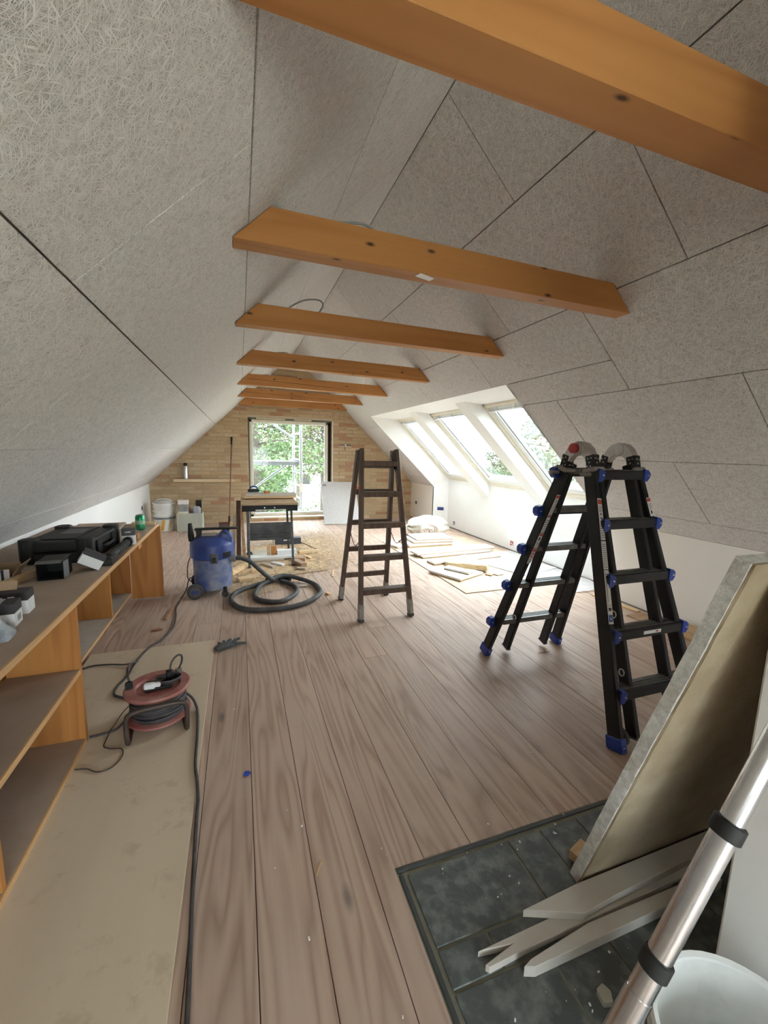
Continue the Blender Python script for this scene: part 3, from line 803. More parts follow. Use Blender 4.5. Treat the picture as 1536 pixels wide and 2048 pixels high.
MB().box((-0.10, -0.07, 0.0), (0.10, 0.07, 0.003)).build('base', INK, c3)
MB().obox((0, -0.07, 0.032), (0.20, 0.003, 0.065)).build('side', PAPER, c3)
for k in range(6): MB().box((-0.095+k*0.033, -0.0722, 0.003), (-0.085+k*0.033, -0.0716, 0.064)).build('stripe', INK, c3)
MB().obox((0, 0.07, 0.032), (0.20, 0.003, 0.065)).build('side', CARD, c3)
MB().obox((-0.10, 0, 0.032), (0.003, 0.14, 0.065)).build('side', INK, c3)
MB().obox((0.118, 0, 0.045), (0.003, 0.14, 0.08), Matrix.Rotation(0.6, 3, 'Y')).build('flap', CARD, c3)
c4 = thing('open_box', 'empty black carton lying on its side, open end outward, beside the tool case', 'box', (-0.860, 2.355, ZS_), 0.10)
for a, b in (((-0.052, -0.075, 0), (0.052, 0.075, 0.003)), ((-0.052, -0.075, 0.085), (0.052, 0.075, 0.088)), ((-0.052, -0.075, 0.003), (-0.049, 0.075, 0.085)), ((0.049, -0.075, 0.003), (0.052, 0.075, 0.085)), ((-0.049, 0.072, 0.003), (0.049, 0.075, 0.085))):
    MB().box(a, b).build('side', BLACK, c4)
MB().obox((0, -0.088, 0.090), (0.098, 0.03, 0.002), Matrix.Rotation(0.25, 3, 'X')).build('flap', plain('grey_carton', (0.16, 0.16, 0.155), None, 0.7), c4)
MB().obox((0.056, -0.05, 0.046), (0.002, 0.05, 0.08), rotz(-0.2)).build('flap', MATS['grey_carton'], c4)
c5 = carton('tilted_box', 'white carton with a dark band tipped over onto its edge', (-0.745, 2.430, ZS_+0.0262), 0.25, 0.10, 0.075, 0.07, 0.3)
c5.rotation_euler = (0.0, 0.55, 0.25)
c6 = carton('bit_box', 'white carton with dark grey top standing beside the green can', (-0.690, 3.02, ZS_), 0.15, 0.075, 0.05, 0.105, 0.42, bandm=plain('anthracite_print', (0.05, 0.05, 0.055), None, 0.6))
quad_print('print_line', c6, (-0.02, -0.0262, 0.082), (0.012, -0.0254, 0.086), PAPER); quad_print('barcode', c6, (-0.012, -0.0260, 0.03), (0.018, -0.0252, 0.048), GREYINK)
# green can
can = thing('drink_can', 'green aluminium drink can standing on the shelf top', 'can', (-0.725, 3.53, ZS_))
MB().lathe([(0.025, 0), (0.032, 0.006), (0.033, 0.012), (0.033, 0.100), (0.027, 0.114)], n=20).build('body', plain('green_can', (0.02, 0.22, 0.09), (0.05, 0.33, 0.15), 0.3, 0.5, 25), can, smooth=True)
MB().lathe([(0.027, 0.114), (0.028, 0.117), (0.026, 0.117), (0.024, 0.113)], n=20).build('lid', ALU, can, smooth=True)
MB().lathe([(0.0334, 0.045), (0.0334, 0.075)], n=20, cap0=False, cap1=False).build('printed_band', plain('pale_green_print', (0.30, 0.48, 0.33), None, 0.4), can, smooth=True)
# boards on the shelf top
def flatboard(name, label, cat, c, size, rz, mat, tilt=0.0, ax='X', group=None, bevel=0.0012):
    M = rotz(rz) @ Matrix.Rotation(tilt, 3, ax)
    o = MB().obox((0, 0, 0), size, M).build(name, mat, None, bevel=bevel)
    o.location = c
    return tag(o, label, cat, group)
flatboard('board_offcut', 'dusty chipboard sheet lying at the far end of the shelf top', 'board', (-1.03, 3.60, ZS_+0.0095), (0.32, 0.38, 0.018), 0.05, DUSTY)
flatboard('pine_offcut', 'short pale plank lying across the shelf top behind the green can', 'plank', (-0.745, 3.745, ZS_+0.0115), (0.17, 0.07, 0.022), 0.06, PINEX)
flatboard('pine_batten', 'brown pine batten lying along the shelf top before the tool case', 'batten', (-0.965, 2.30, ZS_+0.0165), (0.03, 0.32, 0.032), -0.24, PINE)
flatboard('brown_offcut', 'small brown block on the shelf edge beside the green can', 'offcut', (-0.676, 3.17, ZS_+0.021), (0.02, 0.10, 0.04), 0.1, PINEZ)
# crumpled plastic wrap at the left
pw = MB(); rr = random.Random(11)
nn = 14; prof = []
for k in range(7):
    t = k/6
    for i in range(nn):
        a = 2*math.pi*i/nn
        r = 0.055*(1-0.75*t)*(1+rr.uniform(-0.2, 0.2))
        prof.append((r*math.cos(a)*0.8, r*math.sin(a)*1.2, 0.001+t*0.075*(1+rr.uniform(-0.1, 0.1)) if k else 0.001))
fs = [(k*nn+i, k*nn+(i+1) % nn, (k+1)*nn+(i+1) % nn, (k+1)*nn+i) for k in range(6) for i in range(nn)] + [tuple(range(nn))[::-1], tuple(range(6*nn, 7*nn))]
pw.add(prof, fs)
o = pw.build('plastic_wrap', plain('clear_wrap', (0.20, 0.22, 0.25), (0.40, 0.42, 0.44), 0.25, scale=30), None, smooth=True); o.location = (-0.765, 1.615, ZS_)
tag(o, 'crumpled grey plastic wrap in front of the screw cartons', 'plastic wrap')

# ------------------------------------------------------------------ sheets and cables on the floor
flatboard('plywood_sheet', 'pale stained plywood sheet lying on the floor along the shelves', 'sheet', (-0.535, 1.00, 0.0065), (0.70, 3.62, 0.011), 0.0, PLY)
ZP = 0.0125
# cable reel
re_ = thing('cable_reel', 'red cable reel wound with dark cable, lying flat on the plywood', 'cable reel', (-0.385, 2.02, ZP), 0.15)
REDR = plain('dusty_red_plastic', (0.30, 0.075, 0.065), (0.40, 0.20, 0.17), 0.55, scale=10)
DKBR = plain('dark_brown_steel', (0.055, 0.035, 0.028), (0.09, 0.06, 0.045), 0.5, 0.3, 14)
MB().lathe([(0.0, 0.028), (0.128, 0.028), (0.135, 0.032), (0.135, 0.040), (0.128, 0.043), (0.0, 0.043)], n=36, cap0=False, cap1=False).build('lower_flange', REDR, re_, smooth=True)
MB().lathe([(0.075, 0.150), (0.128, 0.150), (0.137, 0.156), (0.139, 0.166), (0.133, 0.172), (0.096, 0.170), (0.088, 0.158), (0.0, 0.158), (0.0, 0.150)], n=36, cap0=False, cap1=False).build('upper_flange', REDR, re_, smooth=True)
MB().lathe([(0.07, 0.043), (0.07, 0.15)], n=24, cap0=False, cap1=False).build('drum', REDR, re_, smooth=True)
wd = MB(); rw = random.Random(2)
for k in range(9):
    for lay in (0, 1):
        z = 0.050+k*0.0112
        rad = 0.098+lay*0.012+rw.uniform(-0.003, 0.003)
        tl, ph = rw.uniform(0.0, 0.012), rw.uniform(0, 6.28)
        wd.tube([(rad*math.cos(a), rad*math.sin(a), z+tl*math.sin(a+ph)*(0.6 if 0 < k < 8 else 0.1)) for a in [2*math.pi*i/28 for i in range(28)]], 0.0068, 6, True)
wd.build('wound_cable', CABLE, re_, smooth=True)
fr = MB()
fr.tube(spline([(-0.11, -0.02, 0.012), (-0.115, -0.135, 0.012), (-0.118, -0.158, 0.03), (-0.118, -0.158, 0.12), (-0.095, -0.158, 0.150), (0.0, -0.158, 0.155), (0.09, -0.158, 0.150), (0.112, -0.158, 0.12), (0.112, -0.158, 0.03), (0.108, -0.135, 0.012), (0.10, -0.02, 0.012)], 5), 0.0105, 10)
fr.build('tube_stand', DKBR, re_, smooth=True)
MB().tube(spline([(-0.11, -0.03, 0.012), (-0.08, 0.08, 0.014), (0.0, 0.115, 0.014), (0.08, 0.08, 0.014), (0.10, -0.03, 0.012)], 4), 0.0105, 8).build('stand_base', DKBR, re_, smooth=True)
MB().box((-0.055, -0.03, 0.158), (0.06, 0.05, 0.172)).build('socket_plate', BLACK, re_, bevel=0.004)
co = MB()
for k in range(4):
    co.tube([((0.035+0.006*k)*math.cos(a)+0.045, (0.026+0.004*k)*math.sin(a)+0.002, 0.178+0.005*k) for a in [2*math.pi*i/18 for i in range(18)]], 0.005, 6, True)
co.build('plug_lead', CABLE, re_, smooth=True)
MB().box((0.035, 0.015, 0.172), (0.065, 0.045, 0.216)).build('black_plug', BLACK, re_, bevel=0.006)
MB().obox((-0.032, -0.025, 0.186), (0.046, 0.026, 0.026), rotz(-0.2)).build('white_plug', PAPER, re_, bevel=0.005)
MB().obox((0.0, -0.03, 0.188), (0.026, 0.018, 0.018), rotz(-0.2)).build('white_plug_tip', PAPER, re_, bevel=0.003)
MB().box((-0.13, 0.01, 0.168), (-0.10, 0.035, 0.200)).build('black_plug', BLACK, re_, bevel=0.005)
MB().box((0.075, 0.075, 0.168), (0.105, 0.10, 0.186)).build('socket_cover', plain('clear_grey_cover', (0.25, 0.23, 0.21), None, 0.4), re_, bevel=0.003)
MB().tube(spline([(0.052, 0.035, 0.214), (0.062, 0.05, 0.245), (0.085, 0.07, 0.262), (0.105, 0.09, 0.25), (0.105, 0.095, 0.215), (0.09, 0.09, 0.184)], 5), 0.0045, 8).build('looped_lead', CABLE, re_, smooth=True)
zc = ZP+0.006
cable([(-0.893, 2.605, zc), (-0.83, 2.64, zc), (-0.74, 2.63, zc), (-0.66, 2.60, zc+0.003), (-0.608, 2.595, zc+0.0105), (-0.585, 2.56, zc+0.03), (-0.545, 2.22, 0.20), (-0.508, 2.045, 0.225), (-0.502, 2.035, 0.211)], 0.0045, 'thin black cable running from the shelf into a plug on the reel', CABLE)
cable([(-0.50, 3.66, 0.006), (-0.507, 3.50, 0.006), (-0.485, 3.32, 0.006), (-0.475, 3.12, 0.006), (-0.515, 2.93, 0.0065), (-0.548, 2.855, 0.0125), (-0.563, 2.815, zc), (-0.59, 2.72, zc), (-0.61, 2.58, zc), (-0.615, 2.46, zc), (-0.64, 2.36, zc), (-0.635, 2.285, zc), (-0.59, 2.245, zc), (-0.545, 2.22, zc)], 0.006, 'brownish cable trailing over the floor from the blue vacuum toward the reel', CABLE)
cable([(-0.315, 2.105, 0.088), (-0.285, 2.098, 0.080), (-0.250, 2.085, 0.050), (-0.228, 2.045, 0.024), (-0.219, 1.99, zc), (-0.212, 1.92, zc), (-0.205, 1.80, zc), (-0.198, 1.65, zc), (-0.184, 1.56, zc), (-0.174, 1.48, 0.0135), (-0.173, 1.45, 0.007), (-0.172, 1.40, 0.006), (-0.166, 1.26, 0.006), (-0.158, 1.10, 0.006), (-0.150, 0.97, 0.006), (-0.142, 0.82, 0.006), (-0.13, 0.55, 0.006), (-0.10, 0.2, 0.006)], 0.006, 'dark cable running from the reel along the edge of the plywood sheet', CABLE)
cable([(-0.522, 2.025, zc+0.02), (-0.55, 1.985, zc), (-0.60, 1.965, zc), (-0.648, 1.958, zc)], 0.005, 'short black cable from the reel to the foot of the shelf', CABLE)
cable([(-0.53, 2.10, 0.05), (-0.56, 2.09, zc), (-0.568, 2.03, zc-0.002), (-0.572, 1.974, zc+0.0072), (-0.576, 1.925, zc-0.002), (-0.575, 1.88, zc-0.003), (-0.545, 1.855, zc-0.003), (-0.50, 1.84, zc-0.003), (-0.487, 1.79, zc-0.003), (-0.51, 1.735, zc-0.003), (-0.555, 1.725, zc-0.003), (-0.60, 1.755, zc-0.003), (-0.643, 1.765, zc-0.003)], 0.0022, 'thin bare wire curling over the plywood by the reel', DKBR, 'wire')
# glove
gl = MB(); GC = Vector((-0.115, 2.70, 0.0))
def finger(p, q, r0, r1): gl.tube(spline([p, ((p[0]+q[0])/2, (p[1]+q[1])/2, (p[2]+q[2])/2+0.006), q], 3), [r0, r0, r0*0.98, r0*0.95, r1*1.05, r1, r1*0.8][:7], 8)
pal = [(-0.055, -0.035, 0.010), (-0.03, -0.022, 0.020), (0.0, -0.008, 0.024), (0.028, 0.004, 0.020), (0.045, 0.010, 0.014)]
gl.tube(spline(pal, 4), [0.026, 0.028, 0.03, 0.032, 0.033, 0.034, 0.034, 0.034, 0.033, 0.032, 0.031, 0.03, 0.028, 0.026, 0.022, 0.016, 0.01], 10, flat=0.55)
finger((0.03, -0.012, 0.014), (0.125, 0.012, 0.012), 0.012, 0.009)
finger((0.035, 0.01, 0.018), (0.085, 0.06, 0.026), 0.012, 0.009)
finger((0.01, 0.018, 0.016), (0.03, 0.065, 0.022), 0.012, 0.010)
finger((-0.01, 0.012, 0.014), (-0.012, 0.058, 0.020), 0.011, 0.009)
finger((-0.03, 0.004, 0.014), (-0.045, 0.05, 0.016), 0.010, 0.007)
gl.v = [(a, b, max(c, 0.001)) for a, b, c in gl.v]
o = gl.build('work_glove', plain('grey_knit', (0.055, 0.062, 0.065), (0.11, 0.115, 0.115), 0.9, scale=30, bstr=0.5, bscale=300), None, smooth=True); o.location = GC
tag(o, 'dark grey work glove lying on the planks by the plywood corner', 'glove')
# scraps on the floor
def scrap(name, label, cat, c, pts, h_, mat, rz=0.0):
    mb = MB().prism(pts, fz, 0.0, h_)
    o = mb.build(name, mat, None, bevel=min(h_*0.3, 0.002)); o.location = c; o.rotation_euler = (0, 0, rz)
    return tag(o, label, cat)
scrap('blue_clip', 'tiny blue plastic scrap on the floor planks', 'scrap', (-0.003, 1.555, 0.001), [(-0.014, -0.008), (0.006, -0.011), (0.015, 0.0), (0.006, 0.009), (-0.008, 0.010)], 0.010, LBLUE)
scrap('wood_chip', 'reddish wood chip lying on the floor beside the trailing cable', 'wood chip', (-0.575, 3.105, 0.001), [(-0.035, -0.01), (0.03, -0.012), (0.035, 0.0), (0.0, 0.018), (-0.02, 0.006)], 0.012, wood('red_chip', (0.42, 0.22, 0.12), (0.30, 0.14, 0.07), 'X'))
scrap('wood_sliver', 'long brown wood sliver lying on the floor near the vacuum', 'wood sliver', (-0.542, 3.40, 0.001), [(-0.012, -0.12), (0.010, -0.13), (0.014, 0.10), (0.004, 0.125), (-0.010, 0.02)], 0.010, MATS['red_chip'], -0.06)
scrap('straw', 'pale straw-like splinter on the planks near the hearth', 'splinter', (0.20, 1.095, 0.001), [(-0.0025, -0.025), (0.0025, -0.025), (0.0025, 0.025), (-0.0025, 0.025)], 0.003, PINE, -0.5)
scrap('splinter', 'thin dark splinter on the planks by the black ladder feet', 'splinter', (1.86, 2.05, 0.001), [(-0.05, -0.002), (0.0, -0.006), (0.05, 0.0), (0.0, 0.004)], 0.003, MATS['red_chip'])

# ------------------------------------------------------------------ vacuum cleaner
VX, VY = -0.245, 3.86
va = thing('shop_vacuum', 'dusty blue shop vacuum on wheels with a black handle', 'vacuum cleaner', (VX, VY, 0))
DBLUE = plain('dusty_blue_plastic', (0.07, 0.10, 0.27), (0.28, 0.29, 0.33), 0.65, scale=9, amt=(0.36, 0.68))
MB().lathe([(0.135, 0.045), (0.152, 0.055), (0.158, 0.10), (0.162, 0.325)], n=36).build('tank', DBLUE, va, smooth=True)
hd_ = MB().lathe([(0.168, 0.325), (0.183, 0.335), (0.183, 0.44), (0.176, 0.465), (0.15, 0.485), (0.135, 0.505), (0.10, 0.515)], n=36).build('motor_head', BLUE, va, smooth=True)
hump = MB().prism([(0.03, 0.49), (0.165, 0.44), (0.17, 0.50), (0.135, 0.565), (0.105, 0.575)], lambda u, w, t: (u, t, w), -0.085, 0.085)
hump.build('control_hump', BLUE, va, bevel=0.014, seg=2, smooth=True)
MB().box((-0.105, -0.03, 0.505), (0.04, 0.06, 0.532)).build('tool_tray', plain('beige_plastic', (0.50, 0.42, 0.34), None, 0.6), va, bevel=0.008)
MB().obox((0.115, -0.087, 0.545), (0.03, 0.006, 0.014), Matrix.Rotation(0.5, 3, 'Y')).build('switch', BLACK, va)
vg = thing  # vents
for k in range(9):
    a = -1.02 + k*0.052
    MB().obox((0.1835*math.cos(a), 0.1835*math.sin(a), 0.365), (0.006, 0.007, 0.045), rotz(a)).build('vent_slot', BLACK, hd_)
for a in (-1.45, 1.7):
    lt = MB().obox((0.186*math.cos(a), 0.186*math.sin(a), 0.345), (0.018, 0.058, 0.085), rotz(a)).build('clamp', plain('grey_black_plastic', (0.05, 0.05, 0.048), (0.12, 0.11, 0.10), 0.6), va, bevel=0.005)
    MB().obox((0.197*math.cos(a), 0.197*math.sin(a), 0.335), (0.008, 0.03, 0.045), rotz(a)).build('clamp_lever', BLACK, lt, bevel=0.003)
hn = MB()
hn.bar((-0.135, -0.03, 0.578), (0.215, -0.03, 0.578), 0.05, 0.018); hn.build('handle_bar', BLACK, va, bevel=0.006, smooth=True)
MB().prism([(-0.12, 0.50), (-0.085, 0.50), (-0.075, 0.572), (-0.125, 0.572)], lambda u, w, t: (u, t, w), -0.05, -0.01).build('handle_post', BLACK, va, bevel=0.004)
MB().prism([(0.115, 0.53), (0.15, 0.50), (0.145, 0.572), (0.105, 0.575)], lambda u, w, t: (u, t, w), -0.05, -0.01).build('handle_post', BLACK, va, bevel=0.004)
MB().tube([(-0.165, 0.0, 0.47), (-0.168, 0.0, 0.52), (-0.17, 0.0, 0.57), (-0.172, 0.0, 0.625)], [0.024, 0.026, 0.021, 0.016], 12).build('push_grip', BLACK, va, smooth=True)
for sy in (-1, 1):
    w_ = MB().cyl((-0.135, sy*0.150, 0.066), (-0.135, sy*0.190, 0.066), 0.066, n=28).build('rear_wheel', RUBBER, va, bevel=0.006, smooth=True)
    MB().cyl((-0.135, sy*0.186, 0.066), (-0.135, sy*0.193, 0.066), 0.044, n=24).build('hub_cap', plain('dusty_black', (0.10, 0.095, 0.09), None, 0.7), w_, smooth=True)
    MB().box((-0.165, min(sy*0.190, sy*0.1945), 0.052), (-0.105, max(sy*0.190, sy*0.1945), 0.080)).build('hub_inset', BLUE, w_)
    cs = MB().cyl((0.10, sy*0.155, 0.028), (0.10, sy*0.178, 0.028), 0.028, n=18).build('castor', RUBBER, va, smooth=True)
    MB().box((0.085, min(sy*0.15, sy*0.182), 0.04), (0.118, max(sy*0.15, sy*0.182), 0.085)).build('castor_fork', BLACK, va, bevel=0.004)
MB().cyl((0.150, -0.05, 0.315), (0.195, -0.062, 0.313), 0.036, n=20).build('hose_port', plain('grey_ring', (0.25, 0.25, 0.25), None, 0.5), va, smooth=True)
cdp = spline([(-0.170, 0.02, 0.35), (-0.198, -0.01, 0.28), (-0.205, -0.04, 0.20), (-0.198, -0.06, 0.15), (-0.165, -0.08, 0.125), (-0.150, -0.09, 0.15), (-0.175, -0.08, 0.165), (-0.198, -0.06, 0.13), (-0.212, -0.05, 0.07), (-0.235, -0.08, 0.02), (-0.255, -0.15, 0.008)], 5)
MB().tube(cdp, 0.0045, 8).build('power_lead', CABLE, va, smooth=True)
# hose: corrugated tube
HP = [(-0.052, 3.797, 0.313), (0.0, 3.79, 0.308), (0.07, 3.785, 0.272), (0.14, 3.80, 0.20), (0.21, 3.83, 0.12), (0.27, 3.90, 0.058), (0.32, 3.99, 0.026)]
hs = thing('vacuum_hose', 'grey corrugated vacuum hose coiled on the floor beside the vacuum', 'hose', (0.28, 3.6, 0))
GH = plain('grey_hose', (0.045, 0.045, 0.045), (0.085, 0.082, 0.078), 0.65, scale=14)
def corr(path, r, par, nm):
    P = spline(path, 22); rs = [r*(1.0 if i % 2 else 0.93) for i in range(len(P))]
    MB().tube(P, rs, 12).build(nm, GH, par, smooth=True, world=True)
corr(HP, 0.021, hs, 'rising_hose')
LP = [(0.30, 3.985), (0.154, 3.894), (-0.015, 3.765), (-0.093, 3.59), (-0.063, 3.402), (0.05, 3.271), (0.277, 3.229), (0.485, 3.296), (0.646, 3.49), (0.652, 3.73), (0.529, 3.92), (0.367, 3.963), (0.186, 3.826), (0.1, 3.626), (0.134, 3.465), (0.291, 3.385), (0.421, 3.512), (0.467, 3.663), (0.431, 3.82), (0.35, 3.93)]
LZ = [0.03, 0.022, 0.022, 0.022, 0.022, 0.022, 0.022, 0.022, 0.022, 0.022, 0.035, 0.066, 0.05, 0.023, 0.022, 0.022, 0.022, 0.022, 0.022, 0.024]
corr([(a, b, c) for (a, b), c in zip(LP, LZ)], 0.021, hs, 'coiled_hose')
MB().tube(spline([(0.22, 3.945, 0.035), (0.30, 3.99, 0.036), (0.38, 3.985, 0.033), (0.44, 3.95, 0.03)], 5), 0.026, 12).build('bent_end_piece', BLACK, hs, smooth=True, world=True)

# ------------------------------------------------------------------ folding workbench
wb = thing('workbench', 'black folding workbench with a wooden top', 'workbench', (0.30, 4.85, 0))
BOX0 = 0.70
for k, (y0, y1) in enumerate(((4.55, 4.86), (4.87, 5.18))):
    MB().box((0.005, y0, BOX0-0.022), (0.60, y1, BOX0)).build('top_board', wood('bench_top', (0.50, 0.36, 0.22), (0.36, 0.24, 0.13), 'X', 8, 9, 0.6), wb, bevel=0.003, world=True)
    for xx in (0.16, 0.26, 0.36, 0.46):
        MB().cyl((xx, (y0+y1)/2, BOX0-0.001), (xx, (y0+y1)/2, BOX0+0.001), 0.009, n=10).build('dog_hole', BLACK, wb, world=True)
ap = MB()
for y in (4.56, 5.14):
    pf = MB().box((0.012, y, 0.655), (0.594, y+0.025, 0.676)).box((0.012, y, 0.612), (0.15, y+0.025, 0.655)).box((0.47, y, 0.612), (0.594, y+0.025, 0.655)).box((0.15, y, 0.63), (0.47, y+0.025, 0.643))
    for xx in (0.15, 0.255, 0.36, 0.455): pf.box((xx-0.004, y, 0.643), (xx+(0.088 if xx < 0.45 else 0.015), y+0.025, 0.655))
    pf.build('apron', BLACK, wb, world=True)
for xx in (0.012, 0.569):
    MB().box((xx, 4.585, 0.63), (xx+0.025, 5.14, 0.676)).build('side_bracket', BLACK, wb, world=True)
LEGM = plain('dark_steel', (0.05, 0.05, 0.055), (0.10, 0.10, 0.10), 0.45, 0.5, 14)
for (a, b) in (((0.075, 4.52, 0.0), (0.075, 4.60, 0.62)), ((0.535, 4.50, 0.0), (0.53, 4.60, 0.62)), ((0.075, 5.12, 0.0), (0.075, 5.06, 0.62)), ((0.555, 5.12, 0.0), (0.53, 5.06, 0.62))):
    MB().bar(a, b, 0.024, 0.024, (0, 1, 0)).build('leg', LEGM, wb, bevel=0.003, world=True)
    MB().obox((a[0], a[1], 0.012), (0.034, 0.034, 0.024)).build('foot', RUBBER, wb, bevel=0.004, world=True)
pn = MB().box((0.088, 4.555, 0.295), (0.518, 4.565, 0.49)).build('lower_panel', plain('dusty_dark_steel', (0.035, 0.035, 0.037), (0.10, 0.10, 0.10), 0.5, 0.3, 9), wb, bevel=0.003, world=True)
for z in (0.325, 0.355, 0.385):
    MB().box((0.10, 4.548, z), (0.506, 4.556, z+0.012)).build('panel_rib', MATS['dusty_dark_steel'], pn, bevel=0.003, world=True)
# boards on the bench
flatboard('pine_board', 'pale pine board lying on the workbench top', 'board', (0.335, 5.02, BOX0+0.021), (0.585, 0.22, 0.018), 0.0, PINEX)
bb = COL.objects[-1]
flatboard('grey_board', 'grey-white board stacked on top of the pale pine board', 'board', (0.345, 5.06, BOX0+0.0445), (0.575, 0.17, 0.028), -0.01, plain('grey_board', (0.60, 0.55, 0.48), (0.52, 0.46, 0.40), 0.8))
flatboard('bearer_batten', 'thin batten under the pale pine board on the workbench', 'batten', (0.30, 4.99, BOX0+0.006), (0.50, 0.04, 0.011), 0.0, PINEX)
flatboard('wood_block', 'small brown wood block on the stacked boards of the workbench', 'block', (0.30, 5.02, BOX0+0.0735), (0.055, 0.05, 0.028), 0.2, PINEZ)
jg = thing('jigsaw', 'dark power saw with a trailing lead on the stacked boards', 'power saw', (0.155, 5.10, BOX0+0.060), 0.35)
MB().box((-0.07, -0.03, 0.0), (0.07, 0.03, 0.006)).build('base_plate', ALU, jg)
MB().prism([(-0.06, 0.006), (0.05, 0.006), (0.07, 0.025), (0.03, 0.045), (-0.05, 0.045), (-0.075, 0.03)], lambda u, w, t: (u, t, w), -0.022, 0.022).build('motor_body', BLACK, jg, bevel=0.006)
MB().tube(spline([(-0.05, 0, 0.045), (-0.03, 0, 0.07), (0.02, 0, 0.072), (0.05, 0, 0.04)], 4), 0.010, 8).build('handle', BLUE, jg, smooth=True)
MB().tube(spline([(0.07, 0.0, 0.02), (0.10, -0.01, 0.01), (0.12, -0.03, 0.006)], 4), 0.004, 6).build('lead', CABLE, jg, smooth=True)

# ------------------------------------------------------------------ sawdust and offcuts around the bench
sd = MB(); rs_ = random.Random(21)
def patch(cx, cy, rx, ry, h_, n=26, m=9):
    vs = [(cx, cy, h_)]; fs = []
    for j in range(1, m+1):
        t = j/m
        for i in range(n):
            a = 2*math.pi*i/n
            wob = 1+0.16*math.sin(3*a+cx*7)+0.10*math.sin(7*a+cy*5)
            hh = h_*(1-t**1.3)*rs_.uniform(0.5, 1.2) + 0.0012
            if j == m: hh = 0.0004
            vs.append((cx+rx*t*wob*math.cos(a), cy+ry*t*wob*math.sin(a), hh))
    for i in range(n): fs.append((0, 1+i, 1+(i+1) % n))
    for j in range(m-1):
        for i in range(n): fs.append((1+j*n+i, 1+j*n+(i+1) % n, 1+(j+1)*n+(i+1) % n, 1+(j+1)*n+i))
    sd.add(vs, fs)
patch(0.35, 4.75, 0.60, 0.85, 0.012); patch(0.75, 5.3, 0.70, 1.05, 0.0045); patch(0.15, 4.05, 0.42, 0.45, 0.004); patch(0.95, 5.75, 0.6, 0.9, 0.002)
for _ in range(1700):
    cx, cy = rs_.gauss(0.50, 0.36), rs_.gauss(4.85, 0.65)
    if not (-0.2 < cx < 1.75 and 3.6 < cy < 6.8): continue
    L_, w_, a = rs_.uniform(0.008, 0.035), rs_.uniform(0.002, 0.006), rs_.uniform(0, 3.14)
    sd.obox((cx, cy, rs_.uniform(0.002, 0.014)), (L_, w_, 0.002), rotz(a) @ Matrix.Rotation(rs_.uniform(-0.3, 0.3), 3, 'X'))
SAWD = plain('sawdust', (0.62, 0.46, 0.28), (0.50, 0.34, 0.19), 0.95, scale=16, bstr=0.5, bscale=150)
_nt = SAWD.node_tree; _geo = N(_nt, 'ShaderNodeNewGeometry'); _sp = N(_nt, 'ShaderNodeSeparateXYZ')
_nt.links.new(_geo.outputs['Position'], _sp.inputs[0])
_al = mth(_nt, 'ADD', mth(_nt, 'MULTIPLY', _sp.outputs[2], 260.0), mth(_nt, 'MULTIPLY', mth(_nt, 'SUBTRACT', noise(_nt, _geo.outputs['Position'], 24.0, 6, 0.75), 0.56), 5.0), True)
_nt.links.new(_al, _nt.nodes['Principled BSDF'].inputs['Alpha'])
tag(sd.build('sawdust', SAWD, None, smooth=False), 'heap of sawdust and shavings spread under the workbench', 'sawdust', None, 'stuff')
OFF_MATS = [PINEX, wood('offcut_grey', (0.50, 0.43, 0.34), (0.40, 0.33, 0.25), 'X'), wood('offcut_brown', (0.42, 0.27, 0.16), (0.30, 0.18, 0.10), 'X'), WPLAST]
ZH = 0.014
